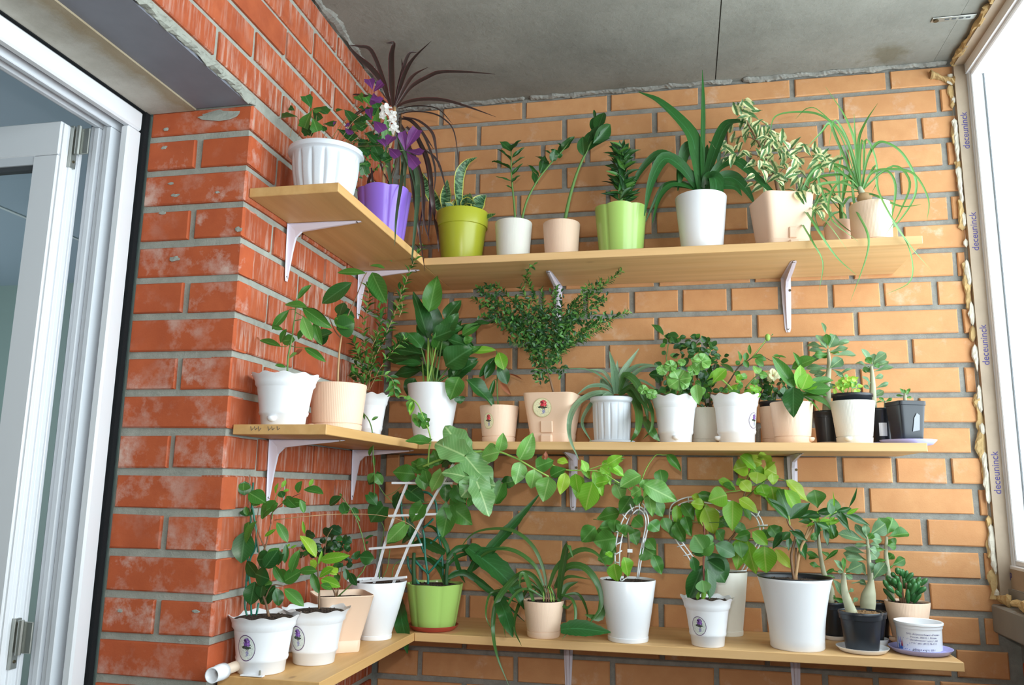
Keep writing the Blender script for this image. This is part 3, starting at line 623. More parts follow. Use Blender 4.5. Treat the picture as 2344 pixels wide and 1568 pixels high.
def lathe(prof, n, rf=None, zf=None):
    V = []; F = []; m = len(prof)
    for i, (r, z) in enumerate(prof):
        for j in range(n):
            a = 2*math.pi*j/n; q = r*(rf(a, i, z) if rf else 1); V.append((q*math.cos(a), q*math.sin(a), z+(zf(a, i, z) if zf else 0)))
    for i in range(m-1):
        for j in range(n): F.append([i*n+j, i*n+(j+1) % n, (i+1)*n+(j+1) % n, (i+1)*n+j])
    F.append([j for j in range(n)][::-1])
    return V, F
def soil(root, r, z, sq=False, rot=0, mat='soil'):
    n = 28; V = [(0, 0, z+.002)]; F = []
    for k in range(1, 5):
        for j in range(n):
            a = 2*math.pi*j/n; q = r*k/4
            if sq: q /= (abs(math.cos(a-rot))**8+abs(math.sin(a-rot))**8)**.125
            V.append((q*math.cos(a), q*math.sin(a), z+random.uniform(-.0012, .0022)*(k < 4)))
    for j in range(n): F.append([0, 1+j, 1+(j+1) % n])
    for k in range(3):
        for j in range(n): F.append([1+k*n+j, 1+(k+1)*n+j, 1+(k+1)*n+(j+1) % n, 1+k*n+(j+1) % n])
    o = mk('soil', V, F, mat, root, True)
    mb = MB()
    for i in range(36):
        a = random.uniform(0, 6.28); q = r*math.sqrt(random.random())*.92; e = random.uniform(.001, .003); mb.ball((q*math.cos(a), q*math.sin(a), z+.001), (e, e, e*.8), 1, .3)
    mb.make('soil_crumbs', mat, root, kind='stuff'); return o
def inner(rt, rb, h, s, wall=.0022): # profile going over the rim and down to the soil
    rs = rb+(rt-rb)*s/h; return [(rt-wall*.5, h+.0008), (rt-wall, h), (rs-wall, s+.001), (rs-wall, s-.002)]
def pot_mesh(kind, rt, rb, h, mat, root, rot=0., s=None, accent=None):
    s = s or h*.86; N = 64; rf = zf = None; col = mat
    if kind == 'plain': prof = [(rb*.95, 0), (rb, .002), (rb+(rt-rb)*.5, h*.5), (rt, h-.001)]+inner(rt, rb, h, s)
    elif kind == 'plaintray': # smooth pot whose clip-on tray ends in a shallow step
        prof = [(rb*1.0, 0), (rb*1.02, .002), (rb*1.03, h*.07), (rb*1.005, h*.075), (rb+(rt-rb)*.5, h*.5), (rt, h-.001)]+inner(rt, rb, h, s)
    elif kind == 'vase': # flares outwards to the rim
        prof = [(rb*.96, 0), (rb, .003)]+[(rb+(rt-rb)*(t**1.9), t*h) for t in (.15, .3, .45, .6, .75, .88, .96)]+[(rt, h-.001)]+inner(rt, rb, h, s)
    elif kind == 'ruffle':
        N = 96; pr = [(0, .97), (.012, 1.0), (.20, 1.03), (.215, 1.08), (.26, 1.10), (.30, 1.085), (.5, 1.13), (.74, 1.19), (.755, 1.20), (.80, 1.27), (.86, 1.28), (.93, 1.33), (1, 1.44)]
        k = (rt/rb)/1.44; prof = [(rb*q*(1+(k-1)*t), t*h) for t, q in pr]+[(rt-.0025, h-.001), (rt*.86, h*.88), (rt*.84, s), (rt*.84, s-.002)]
        rf = lambda a, i, z: 1+(.011*math.sin(a*44) if i in (4, 9) else 0)+(.028*math.cos(a*11) if i in (12, 13) else 0); zf = lambda a, i, z: .020*h*math.cos(a*11) if i in (12, 13) else 0
    elif kind == 'ribbed':
        prof = [(rb*.98, 0), (rb*1.03, .003), (rb*1.055, h*.165), (rb*1.0, h*.172), (rb*.995, h*.185), (rb*1.045, h*.19), (rt, h-.0015)]+inner(rt, rb, h, s)
    elif kind == 'banded':
        prof = [(rb*.96, 0), (rb, .003), (rb+(rt*.92-rb)*.97, h*.74), (rt*.965, h*.745), (rt, h-.002)]+inner(rt, rb, h, s)
    elif kind == 'fluted':
        N = 144; ts = [0, .03, .10, .2, .3, .4, .5, .6, .7, .8, .86]
        rr = lambda t: rb+(rt*.88-rb)*math.sin(t/.86*math.pi/2)**.85
        prof = [(rr(t), t*h) for t in ts]+[(rt*.90, h*.88), (rt*.985, h*.90), (rt, h*.93), (rt*.99, h*.985), (rt*.95, h)]+[(rt*.9, h*.985), (rt*.86, s), (rt*.86, s-.002)]
        def rf(a, i, z):
            t = z/h
            if .06 < t < .84: q = math.sin((t-.06)/.78*math.pi)**.6; c = math.cos(a*16); w_ = 1-.42*q; return 1-.055*(max(0, c-w_)/(1-w_+1e-6))**.6
            return 1
    elif kind == 'lobed':
        N = 96; prof = [(rb*.95, 0), (rb, .003)]+[(rb+(rt-rb)*t, t*h) for t in (.2, .4, .6, .8, .93)]+[(rt, h-.001)]+[(rt-.0022, h), (rt*.95, s), (rt*.95, s-.002)]
        rf = lambda a, i, z: .945+.06*abs(math.sin(3*(a+rot)))**.5; zf = lambda a, i, z: (.020*h*(abs(math.sin(3*(a+rot)))-.6) if i in (7, 8) else 0)
    elif kind == 'nursery':
        prof = [(rb*.96, 0), (rb, .003), (rb+(rt*.93-rb)*.9, h*.80), (rt*.955, h*.81), (rt*.97, h*.93), (rt, h*.94), (rt, h-.001)]+inner(rt, rb, h, s)
        rf = lambda a, i, z: 1-(.012 if (i in (1, 2) and math.cos(a*8) > .6) else 0)
    elif kind == 'cup':
        prof = [(rb*.97, 0), (rb, .002), (rt*.93, h*.80), (rt*.955, h*.81), (rt*.96, h*.90), (rt, h*.915), (rt*1.01, h*.97), (rt*.99, h)]+[(rt*.93, h*.985), (rt*.9, s), (rb*.9, s-.001)]
    elif kind in ('square', 'sqblack'):
        N = 64; p = 9.
        if kind == 'square': prof = [(rb*.97, 0), (rb, .003), (rb*1.03, h*.2), (rb*1.015, h*.205), (rt*.99, h*.985), (rt, h-.001)]+inner(rt, rb, h, s, .0028)
        else: prof = [(rb*.97, 0), (rb, .003), (rt*.95, h*.90), (rt, h*.91), (rt, h)]+inner(rt, rb, h, s)
        rf = lambda a, i, z: 1/(abs(math.cos(a-rot))**p+abs(math.sin(a-rot))**p)**(1/p)
    root['prof'] = [x for p_ in prof for x in p_]; V, F = lathe(prof, N, rf, zf); o = mk('pot', V, F, col, root, True)
    return o, s
def autosm(o, ang=.6):
    me = o.data
    bm = bmesh.new(); bm.from_mesh(me)
    for e in bm.edges:
        if len(e.link_faces) == 2 and e.calc_face_angle(0) > ang: e.smooth = False
    bm.to_mesh(me); bm.free()
def sticker(root, r_at, zc, ang, hw, hh, mat, sq=False):
    V = []; UV = []; F = []; n = 8
    for i in range(n+1):
        for j in range(n+1):
            u, v = i/n*2-1, j/n*2-1; k = math.sqrt(1-v*v/2) if True else 1; uu, vv = (u, v) if sq else (u*math.sqrt(1-v*v/2), v*math.sqrt(1-u*u/2))
            z = zc+vv*hh; r = r_at(z)+.0009; a = ang+uu*hw/r; V.append((r*math.cos(a), r*math.sin(a), z)); UV.append((.5+uu*.5, .5+vv*.5))
    for i in range(n):
        for j in range(n): F.append([i*(n+1)+j, (i+1)*(n+1)+j, (i+1)*(n+1)+j+1, i*(n+1)+j+1])
    return mk('sticker', V, F, mat, root, True, UV)
def cang(loc): d = CP-Vector(loc); return math.atan2(d.y, d.x)
def pot(name, label, kind, mat, xl, xr, yr, bl, brr, shelf, y=None, yb=None, rot=0., soilmat='soil', s=.86, cat='potted plant', group=None, lean=0, xfix=None, nosoil=False):
    zs = {'T': ZT, 'M': ZM, 'B': ZB}[shelf]+.0004
    if isinstance(shelf, str) and lean: zs += lean
    if y is None:
        y = -.1
        for _ in range(6):
            f = on_z((bl+brr)/2, yb, zs); rb = (on_y(brr, yb, y)-on_y(bl, yb, y)).length/2; y = f.y+rb*.98
        y = min(y, -(on_y(xr, yr, y)-on_y(xl, yr, y)).length/2-.014)
    if on_y((bl+brr)/2, yr, y).x > .2: y = max(y, -.266+(on_y(brr, yr, y)-on_y(bl, yr, y)).length/2)
    t = on_y((xl+xr)/2, yr, y); rt = (on_y(xr, yr, y)-on_y(xl, yr, y)).length/2; h = t.z-zs
    yb_ = yb or 0
    # foot circle: measured at the foot's own height
    def pxs(p): d = Vector(p)-CP; return W/2+FPX*d.dot(cR)/d.dot(cF), H/2-FPX*d.dot(cU)/d.dot(cF)
    q = pxs((t.x, y, zs)); rb = (on_y(brr, q[1], y)-on_y(bl, q[1], y)).length/2; xb = on_y((bl+brr)/2, q[1], y).x
    loc = Vector(((t.x*.6+xb*.4), y, zs))
    if xfix is not None: loc.x = xfix
    root = thing(name, label, cat, loc, group); root['h'] = h
    if kind in ('square', 'sqblack'): k = 1/(abs(math.cos(rot))+abs(math.sin(rot))); rt *= k; rb *= k
    o, ss = pot_mesh(kind, rt, rb, h, mat, root, rot, h*s); autosm(o, .9)
    if not nosoil: soil(root, (rb+(rt-rb)*ss/h)-.003 if kind not in ('ruffle', 'fluted', 'lobed') else rt*{'ruffle': .83, 'fluted': .85, 'lobed': .86}[kind], ss, kind in ('square', 'sqblack'), rot, soilmat)
    pf = list(root['prof']); pf = [(pf[2*i], pf[2*i+1]) for i in range(len(pf)//2)]; del root['prof']; del root['h']
    pl = Plant(root, y); pl.rt, pl.rb, pl.h = rt, rb, h; pl.ca = cang(loc); pl.pf = pf; return pl
def lip(pl, off, mat, z=None, r=.011): # filling spout low on a self-watering pot
    a = pl.ca+off; z = z or pl.h*.14; R = pl.rb*1.05; c = Vector((R*math.cos(a), R*math.sin(a), z)); mb = MB(); mb.ball(c, (r*.9, r*.9, r*.8), 2)
    mb.v = [Vector((v.x, v.y, min(v.z, c.z+r*.25))) for v in mb.v]; mb.make('filling_spout', mat, pl.root, True)
def saucer(label, p, r, shelf, mat, h=.012, cat='saucer', z=None, rin=.78):
    zs = z if z is not None else {'T': ZT, 'M': ZM, 'B': ZB}[shelf]+.0003
    V, F = lathe([(r*rin, 0), (r*.86, .002), (r*.985, h*.85), (r, h), (r*.975, h), (r*.84, .0038), (r*rin*.9, .0026), (.0005, .0026)], 48); o = mk('saucer', V, F, mat, None, True, loc=(p.x, p.y, zs)); autosm(o); tag(o, label, cat); return o

def face_piece(pl, rot, u, z, o, out=.0):
    n = Vector((math.sin(rot), -math.cos(rot), 0)); t = Vector((math.cos(rot), math.sin(rot), 0)); d = pl.rb*1.02+(pl.rt*.99-pl.rb*1.02)*z/pl.h+out
    o.location = n*d+t*u+Vector((0, 0, z)); o.rotation_euler = (math.atan2(pl.rt-pl.rb, pl.h), 0, rot)
def disc(root, hw, hh, mat, name='sticker'):
    V = [(0, 0, 0)]+[(hw*math.cos(a*math.pi/16), 0, hh*math.sin(a*math.pi/16)) for a in range(32)]; UV = [(.5, .5)]+[(.5+.5*math.cos(a*math.pi/16), .5+.5*math.sin(a*math.pi/16)) for a in range(32)]
    return mk(name, V, [[0, 1+i, 1+(i+1) % 32] for i in range(32)], mat, root, False, UV)

def rad(pl):
    def f(z):
        best = 0
        for (a, za), (b, zb) in zip(pl.pf[:-1], pl.pf[1:]):
            if min(za, zb) <= z <= max(za, zb) and abs(zb-za) > 1e-6: best = max(best, a+(b-a)*(z-za)/(zb-za))
        return best
    return f

# ---------------- top shelf ----------------
pl = pot('potted_oxalis', 'white fluted bell pot of clover-leaved plant at the near end of the top shelf', 'fluted', 'whitecoarse', 667, 825, 350, 690, 796, 'T', y=-.70, cat='potted plant')
pl.fr(560, 230, 5.2275)
Q = pl.Y
for a in ((800, 400, 800, 110), (700, 400, 620, 190), (1000, 410, 940, 280), (840, 400, 860, 180), (1100, 420, 1250, 200), (1150, 430, 1390, 60), (1200, 450, 1500, 120), (1200, 460, 1600, 270), (1250, 480, 1700, 200), (1280, 500, 1780, 300), (1250, 500, 1640, 560), (1250, 520, 1900, 600), (1150, 430, 1500, -60), (1200, 460, 1560, 20), (1250, 500, 1750, 540), (1180, 450, 1500, 500), (600, 400, 560, 120)):
    pl.stem(f'{a[0]-60} {a[1]+40}, {(a[0]*2+a[2])/3} {(a[1]+2*a[3])/3+20}, {a[2]} {a[3]}', 3.5, 2.5, random.choice(['stem_tan', 'stem_green', 'stem_brown']), dys=random.uniform(-.02, .06))
def T3(m, d, dy):
    for q in d.split(','):
        a = list(map(float, q.split())); a[4] *= 1.35; a[2] = a[0]+(a[2]-a[0])*1.12; a[3] = a[1]+(a[3]-a[1])*1.12; pl.leaves('tri', m, ' '.join(map(str, a)), dy=dy, tip=.35)
T3('leaf_dark', '800 95 735 -40 130, 805 95 965 130 120, 630 190 410 195 120, 600 120 500 90 60, 810 105 890 215 90, 940 280 1065 285 95, 930 300 960 350 60, 1110 340 1290 450 120, 860 260 780 400 120, 1190 100 1290 220 140, 1260 200 1400 250 150, 1180 110 1100 120 50, 690 220 760 380 120', (-.03, .02))
T3('leaf_mid', '805 120 715 300 150, 815 210 865 350 130, 810 110 880 130 90, 1600 90 1590 270 90, 1690 170 1695 430 110, 1500 60 1450 -30 110, 1420 30 1360 -60 110', (-.04, .0))
T3('leaf_dark', '1500 470 1420 600 150, 1520 480 1600 650 140, 1400 640 1440 850 120, 1480 -90 1580 60 130, 1430 380 1560 480 120, 1500 600 1590 700 110, 1300 260 1420 330 110, 1560 230 1600 330 90, 1640 640 1720 720 90, 1350 560 1470 640 100', (-.02, .05))
T3('leaf_purple', '1520 230 1490 110 90, 1540 240 1640 340 130, 1490 -20 1620 10 120, 1530 -130 1490 -250 110, 1540 -100 1640 -200 100, 1540 -90 1560 20 130, 1690 560 1630 470 90, 1700 540 1760 440 130, 1720 570 1820 660 110, 1920 600 1885 400 90, 1925 600 2050 370 130, 1925 600 2095 640 110, 1940 620 2050 770 130, 1200 330 1260 400 80, 1190 320 1250 290 60, 1060 300 1080 260 30', (-.05, -.01))
for cx, cy, r in ((1690, 100, 75), (1770, 170, 60), (1760, 250, 70), (1790, 345, 70), (1650, 180, 50)):
    for k in range(5):
        g = k*1.257+cx; pl.leaves('round', 'petal', f'{cx} {cy} {cx+r*math.cos(g)} {cy+r*math.sin(g)} {r*.8}', (-.09, -.08), tip=.5)
for k in range(26):
    x = random.uniform(1280, 1750); y = random.uniform(420, 800); g = random.uniform(0, 6.28)
    pl.stem(f'{x} {y}, {x+70*math.cos(g)} {y+40*math.sin(g)}, {x+140*math.cos(g+.4)} {y+110*math.sin(g+.4)}', 2.5, 2, random.choice(['stem_tan', 'stem_green']), dys=random.uniform(0, .1))
pl.fill('tri', ['leaf_dark', 'leaf_dark', 'leaf_mid', 'leaf_deep'], '1420 520 150 120 14, 1560 640 150 120 12, 1300 330 120 90 6, 1500 200 110 120 8', 115, 1.0, (-.01, .10), hi=True)
pl.fill('ellip', ['leaf_dark', 'leaf_mid', 'leaf_light'], '1480 760 160 130 16, 1560 560 160 120 16, 1350 840 100 130 10, 1700 740 100 80 8, 1300 980 60 90 6', 60, .5, (0, .12))
pl.done()

pl = pot('potted_dracaena', 'glossy purple pot of dark red-edged narrow-leaved dracaena in the corner', 'lobed', 'purple', 822, 938, 440, 838, 925, 'T', y=-.36, xfix=.112)
pl.fr(600, 0, 2.24); DT = pl.Y
pl.stem('622 985, 625 900, 640 800, 672 690, 682 610, 678 550', 12, 9, 'stem_tan'); pl.stem('632 985, 680 860, 705 720, 710 600', 8, 7, 'stem_dark')
pl.strap('leaf_maroon', '26:672 545,668 450,665 300,680 100,645 45; 14:680 540,710 400,750 280,800 150; 20:688 535,720 410,770 310,868 210; 16:688 540,730 450,780 385,850 345; 17:690 545,760 450,850 395,920 370,1050 370,1195 380; 22:660 540,620 430,560 350,480 280,310 170; 16:655 520,620 400,560 260,500 170,415 105; 15:650 540,600 510,520 492,420 490,265 502; 16:690 550,740 525,830 510,940 516,1060 550,1200 600; 10:700 590,760 575,860 580,930 610,985 680,1010 860; 18:700 610,760 620,820 680,880 765; 14:720 600,800 620,870 680,890 760,905 860; 12:700 560,790 545,900 560,980 640; 12:690 520,720 380,715 300')
pl.strap('leaf_hang', '24:650 640,640 760,655 900,690 1150; 27:690 690,740 800,790 950,790 1080,765 1330; 24:740 760,790 880,800 1000,785 1170,768 1350; 20:700 720,722 820,720 900,690 1100,680 1260; 20:700 640,740 760,730 900,735 1010')
pl.strap('leaf_maroon', '16:800 700,850 820,868 950,860 1100,850 1250; 14:740 740,765 900,800 1150,835 1390; 18:600 850,560 900,545 960,545 1075; 12:760 620,830 700,885 860,880 1000; 16:700 620,740 700,770 820,830 990,820 1200; 12:820 760,900 830,950 1000; 12:560 860,570 960,590 1090,640 1100,675 1040; 14:690 600,610 640,560 700,520 860; 14:660 580,540 560,440 620,420 760; 18:740 650,800 720,850 850,880 1080,900 1200,905 1290; 12:780 780,820 940,830 1130,860 1240; 12:640 620,590 720,610 850,660 960; 14:690 680,780 800,830 1000,790 1240')
pl.done()

pl = pot('potted_sansevieria', 'olive-yellow pot with a broad rim band holding short sansevierias', 'banded', 'olive', 1001, 1116, 491, 1014, 1098, 'T', y=-.13, lean=.0028)
saucer('bright green saucer under the olive-yellow pot', pl.o, pl.rb*1.08, 'T', 'brightgreen', .010)
pl.fr(950, 150, 3.137)
pl.strap('leaf_sans', '80:220 1035,226 930,232 820; 70:320 1035,308 900,320 780,370 700,445 660; 75:200 1060,130 950,70 840,10 720; 90:300 1050,330 990,385 925; 95:430 1060,455 985,510 930; 60:270 1035,215 985; 60:400 1035,395 915; 60:350 1030,370 975,440 1000; 50:250 1030,300 985,330 960; 34:505 1090,540 1080,580 1065', dy=(-.03, .02))
pl.done()
pl = pot('potted_zamioculcas', 'small cream white pot with two slim upright stems of paired leaves', 'ribbed', 'cream_ribbed', 1134, 1217, 512, 1140, 1209, 'T', y=-.14); lip(pl, -.35, 'cream')
pl.fr(950, 150, 3.137)
pl.stem('720 1115, 710 980, 695 830, 690 700, 690 600', 9, 4); pl.stem('765 1118, 800 980, 870 840, 960 720, 1060 610, 1125 530', 10, 4, 'stem_green')
pl.leaves('ovate', 'leaf_dark', '690 615 613 545 60, 690 615 752 535 58, 697 662 782 588 24, 694 685 600 598 14, 694 722 782 655 16, 692 745 560 680 12, 692 790 768 705 20, 694 832 585 795 12, 694 842 752 788 26, 694 885 650 860 18, 865 860 845 750 46, 890 795 808 710 22, 900 775 935 648 66, 965 712 868 650 22, 985 690 1005 600 56, 982 642 925 605 18, 1040 640 975 600 28, 1030 640 1085 540 50, 1055 610 1140 512 56, 1060 590 1025 555 24, 970 680 1010 640 40, 1020 650 1060 640 40', (-.015, .015))
pl.done()
pl = pot('potted_zamioculcas', 'small peach pot with one leaning stem crowned by broad glossy leaves', 'ribbed', 'peach_ribbed', 1243, 1327, 514, 1250, 1321, 'T', y=-.14)
pl.fr(950, 150, 3.137); pl.stem('1075 1118, 1110 950, 1160 780, 1215 650, 1260 560, 1290 480', 15, 6)
pl.leaves('ellip', 'leaf_dark', '1212 650 1203 515 75, 1240 612 1392 515 66, 1228 590 1262 470 62, 1280 560 1402 425 92, 1290 490 1282 375 62, 1310 470 1352 338 90, 1290 385 1285 318 20, 1262 540 1320 440 70, 1250 600 1290 500 60', (-.02, .015)); pl.done()
pl = pot('potted_dracaena', 'lime green lobed pot with a dense rosette-stacked dracaena on the top shelf', 'lobed', 'lime', 1362, 1482, 480, 1371, 1469, 'T', y=-.14)
pl.fr(950, 150, 3.137); pl.stem('1480 1000, 1478 800, 1490 600', 14, 8, 'stem_green')
for k in range(120):
    t = random.random(); x = 1485+random.uniform(-25, 25); y = 985-t*390; g = random.uniform(-2.75, -.4) if t > .15 else random.uniform(-3.0, -.1); L = random.uniform(90, 150)*(1.1-.25*t); sx = math.cos(g)
    pl.leaves('lance', random.choice(['leaf_dark', 'leaf_dark', 'leaf_deep', 'leaf_mid']), f'{x:.0f} {y:.0f} {x+sx*L:.0f} {y+math.sin(g)*L*.75:.0f} {random.uniform(26, 36):.0f}', (-.035, .035), tip=.5)
pl.done()
pl = pot('potted_yucca', 'tall plain white pot with long arching dark green strap leaves', 'plain', 'white', 1547, 1666, 454, 1558, 1650, 'T', y=-.15)
pl.fr(1400, 150, 2.483)
pl.strap('leaf_flat', '30:515 710,514 480,518 200,515 25; 78:505 710,480 520,440 380,280 215,152 150; 62:525 700,575 520,640 360,700 325,780 335,835 390; 48:500 700,420 590,330 520,250 512,150 620,75 800; 60:505 690,485 480,425 475,388 600,376 712; 38:490 715,400 685,330 690,270 760,232 895; 38:480 700,400 680,330 680,270 720,180 915; 64:480 690,400 580,300 530,225 660,185 855; 50:530 690,610 575,700 545,770 590,880 690,1000 815; 66:540 700,620 645,690 640,760 700,815 790; 74:530 700,560 640,592 660,590 820,558 925; 50:520 690,530 540,545 450; 44:540 710,600 680,700 690,740 740; 56:500 700,460 640,400 610,380 700; 44:530 690,560 560,600 480,610 620', dy=(-.06, .04)); pl.done()
pl = pot('potted_ficus', 'square peach pot with a bushy cream-variegated ficus', 'square', 'peach', 1713, 1863, 458, 1730, 1851, 'T', y=-.15, rot=.28)
face_piece(pl, .28, .004, pl.h*.10, MB().box((-.014, -.010, -.010), (.014, .004, .010), .004).make('filling_spout', 'peach', pl.root), .002)
face_piece(pl, .28, .004, pl.h*.30, MB().box((-.010, -.0015, -.014), (.010, .004, .014), .002).make('spout_recess', 'peach', pl.root), .001)
pl.fr(1400, 150, 2.483); pl.stem('950 730, 920 600, 870 500, 800 380, 740 250', 11, 3, 'stem_brown')
for q in ('930 650, 1000 560, 1100 520, 1200 530', '900 560, 850 520, 780 500', '880 500, 960 420, 1010 430', '920 620, 860 640, 820 660', '930 640, 1050 650, 1150 720', '850 440, 760 400, 690 420', '860 470, 900 370'): pl.stem(q, 4, 2, 'stem_brown')
for k in range(190):
    cx, cy, rx, ry = random.choice([(740, 250, 35, 60), (800, 330, 70, 60), (770, 430, 150, 70), (900, 400, 70, 80), (900, 480, 120, 80), (700, 480, 90, 50), (990, 480, 110, 80), (1070, 520, 110, 80), (1200, 540, 70, 50), (880, 640, 90, 60), (1050, 660, 130, 60), (1190, 760, 60, 70), (830, 560, 60, 60), (970, 590, 120, 60)])
    g = random.uniform(0, 6.28); r = math.sqrt(random.random()); x = cx+rx*r*math.cos(g); y = cy+ry*r*math.sin(g); g2 = random.uniform(.2, 2.9) if random.random() < .75 else random.uniform(3.2, 6.2); L = random.uniform(55, 95)
    pl.leaves('drip', 'leaf_varieg', f'{x:.0f} {y:.0f} {x+L*math.cos(g2):.0f} {y+L*math.sin(g2):.0f} {L*.46:.0f}', (-.07, .06), tip=.5)
pl.done()
pl = pot('potted_ponytail_palm', 'small low peach pot half hidden behind the tangle of thin curved leaves', 'plain', 'peach', 1886, 1955, 511, 1893, 1950, 'T', y=-.07)
pl.fr(1400, 150, 2.483); pl.stem('1310 905, 1305 830, 1300 760', 12, 8, 'stem_green')
pl.strap('leaf_pony', '14:1300 800,1290 640,1300 500,1290 440; 14:1305 800,1340 650,1380 560; 12:1300 810,1240 680,1180 640,1120 700; 12:1300 820,1350 750,1400 760; 12:1295 820,1230 760,1180 820; 12:1300 800,1270 600,1230 530; 12:1305 800,1320 660,1310 560; 12:1298 830,1250 850,1200 930; 12:1302 820,1330 870,1290 960; 12:1300 780,1200 700,1150 830,1190 960', dy=(-.03, .02)); pl.done()
pl = pot('potted_ponytail_palm', 'peach pot at the right end of the top shelf trailing long thin curling leaves', 'ribbed', 'peach_ribbed', 1944, 2040, 471, 1952, 2042, 'T', y=-.16)
pl.fr(1400, 150, 2.483); mb = MB(); c = pl.P(1435, 755)-pl.o; mb.ball(c, (pl.px(38), pl.px(38), pl.px(34)), 2, .05); mb.make('bulb', 'stem_tan', pl.root, True); pl.stem('1435 760, 1420 720, 1408 690', 20, 12, 'stem_grey')
pl.strap('leaf_pony', '16:1410 700,1390 480,1330 300,1215 120; 12:1410 700,1385 450,1378 275; 13:1415 700,1402 450,1440 330,1512 215; 14:1408 700,1330 420,1200 290,1060 265,930 290,900 390; 11:1405 700,1300 400,1180 260,1110 245,1045 305; 16:1420 700,1450 540,1500 450,1560 440,1650 500,1725 640,1715 760,1620 900,1515 980; 13:1420 710,1480 610,1600 590,1720 620,1800 760,1792 885; 22:1412 700,1340 590,1200 565,1120 640,1095 800,1150 900,1270 1080,1390 1190; 15:1412 700,1330 625,1180 635,1080 700,1062 850,1140 1000,1200 1120,1180 1280; 13:1420 710,1372 650,1385 800,1455 950,1450 1080,1358 1340; 15:1425 710,1500 570,1510 700,1580 850,1700 1030,1812 1158; 12:1425 710,1550 600,1612 680,1590 860,1540 950; 14:1412 710,1300 665,1150 690,1120 790,1230 900,1340 1050; 14:1408 710,1260 570,1170 600,1220 780,1300 900,1492 1030; 12:1430 710,1440 430,1490 500,1512 640,1480 720; 14:1400 700,1280 420,1238 330,1190 380,1105 470; 11:1422 700,1600 572,1695 665,1640 830,1560 960; 7:1590 880,1690 1040,1700 1220,1550 1305; 12:1408 705,1290 600,1170 580,1080 720,1090 880; 12:1412 705,1350 650,1260 700,1240 860,1400 1000; 10:1415 700,1360 470,1270 310,1235 460; 10:1418 700,1410 560,1425 420,1450 520; 12:1420 720,1500 740,1640 800,1760 790; 10:1415 715,1200 740,1130 900,1140 1010', dy=(-.09, .05)); pl.done()

# ---------------- middle shelf ----------------
pl = pot('potted_citrus_seedling', 'white ruffled pot with a young thin-stemmed seedling at the near end of the middle shelf', 'ruffle', 'white', 585, 726, 861, 602, 692, 'M', y=-.752); lip(pl, -.5, 'white')
pl.fr(500, 550, 2.852); pl.stem('450 860, 455 760, 480 640, 490 560, 503 470, 510 380', 7, 4)
pl.leaves('ellip', 'leaf_mid', '515 385 597 290 42, 578 440 440 415 75, 460 455 350 575 52, 545 437 722 565 75, 625 530 665 675 62, 575 572 515 645 42, 445 578 405 665 50, 500 650 415 655 75, 410 695 262 650 44, 560 700 690 782 46, 440 830 372 815 26, 420 582 350 562 30', (-.02, .01))
pl.leaves('ellip', 'leaf_light', '550 497 605 645 74, 462 768 510 735 34', (-.03, -.01)); pl.leaves('ellip', 'leaf_brown', '500 745 543 712 28, 268 655 248 632 14, 500 330 503 300 10', (-.02, 0))
pl.stem('503 470, 540 490, 560 500', 3, 2); pl.stem('498 525, 560 515, 580 530', 3, 2); pl.stem('480 640, 450 690, 410 693', 3, 2); pl.stem('475 690, 520 700, 560 700', 3, 2); pl.stem('500 450, 480 450, 460 455', 3, 2); pl.done()
pl = pot('potted_ficus', 'ribbed peach pot with a bare-stemmed plant of broad glossy leaves, on the middle shelf', 'ribbed', 'peach_ribbed', 717, 836, 882, 718, 819, 'M', y=-.56); lip(pl, -1.25, 'peach')
pl.fr(500, 550, 2.852); pl.stem('778 935, 782 830, 790 720, 805 615', 9, 6, 'stem_tan'); pl.stem('800 640, 760 590, 730 520, 712 490', 5, 3, 'stem_brown'); pl.stem('805 620, 850 480, 900 370, 945 250, 970 210', 5, 3, 'stem_brown')
pl.leaves('ellip', 'leaf_dark', '870 275 680 405 95, 965 265 1075 400 85, 770 580 880 545 135, 770 488 882 500 100, 790 490 815 408 100, 600 440 720 565 80, 745 600 630 640 70, 720 600 640 665 100', (-.03, .02)); pl.leaves('ellip', 'leaf_mid', '1000 208 1090 400 110, 965 215 782 208 46, 760 505 880 570 120', (-.03, 0)); pl.done()
pl = pot('potted_climber', 'white ruffled pot deep in the corner with a fine-leaved climbing bush', 'ruffle', 'white', 806, 891, 904, 820, 868, 'M', y=-.30); lip(pl, .6, 'white')
pl.fr(500, 550, 2.852)
G2 = ['leaf_mid', 'leaf_light', 'leaf_dark']
for q, n in (('975 990, 978 850, 955 700, 950 500', 12), ('980 980, 1010 800, 1100 600, 1180 400, 1250 200, 1330 30', 26), ('970 980, 930 800, 880 650', 12), ('985 980, 1060 830, 1160 700, 1230 640', 14), ('975 980, 920 900, 880 870', 8), ('985 170, 1000 90, 1050 30, 1120 10', 8), ('960 500, 975 420, 980 300', 6), ('1000 900, 1090 880, 1140 920, 1150 1000', 9), ('975 900, 1010 740, 1040 640', 12), ('950 700, 900 760, 880 900', 8), ('1180 500, 1200 430, 1180 300', 5), ('1000 700, 1060 560, 1050 440', 10)):
    pl.shoot(q, int(n*1.25), 68, 'lance', .38, G2, r=3, smat='stem_tan', ang=1.0, dys=random.uniform(-.05, .03))
pl.shoot('570 2320, 575 2321', 0, 1, 'lance', .3, 'leaf_mid') if False else None
pl.leaves('ellip', 'leaf_mid', '990 165 1085 180 36, 1010 110 1000 40 26, 1050 60 1130 130 30, 1070 10 1150 25 28', (-.05, -.03))
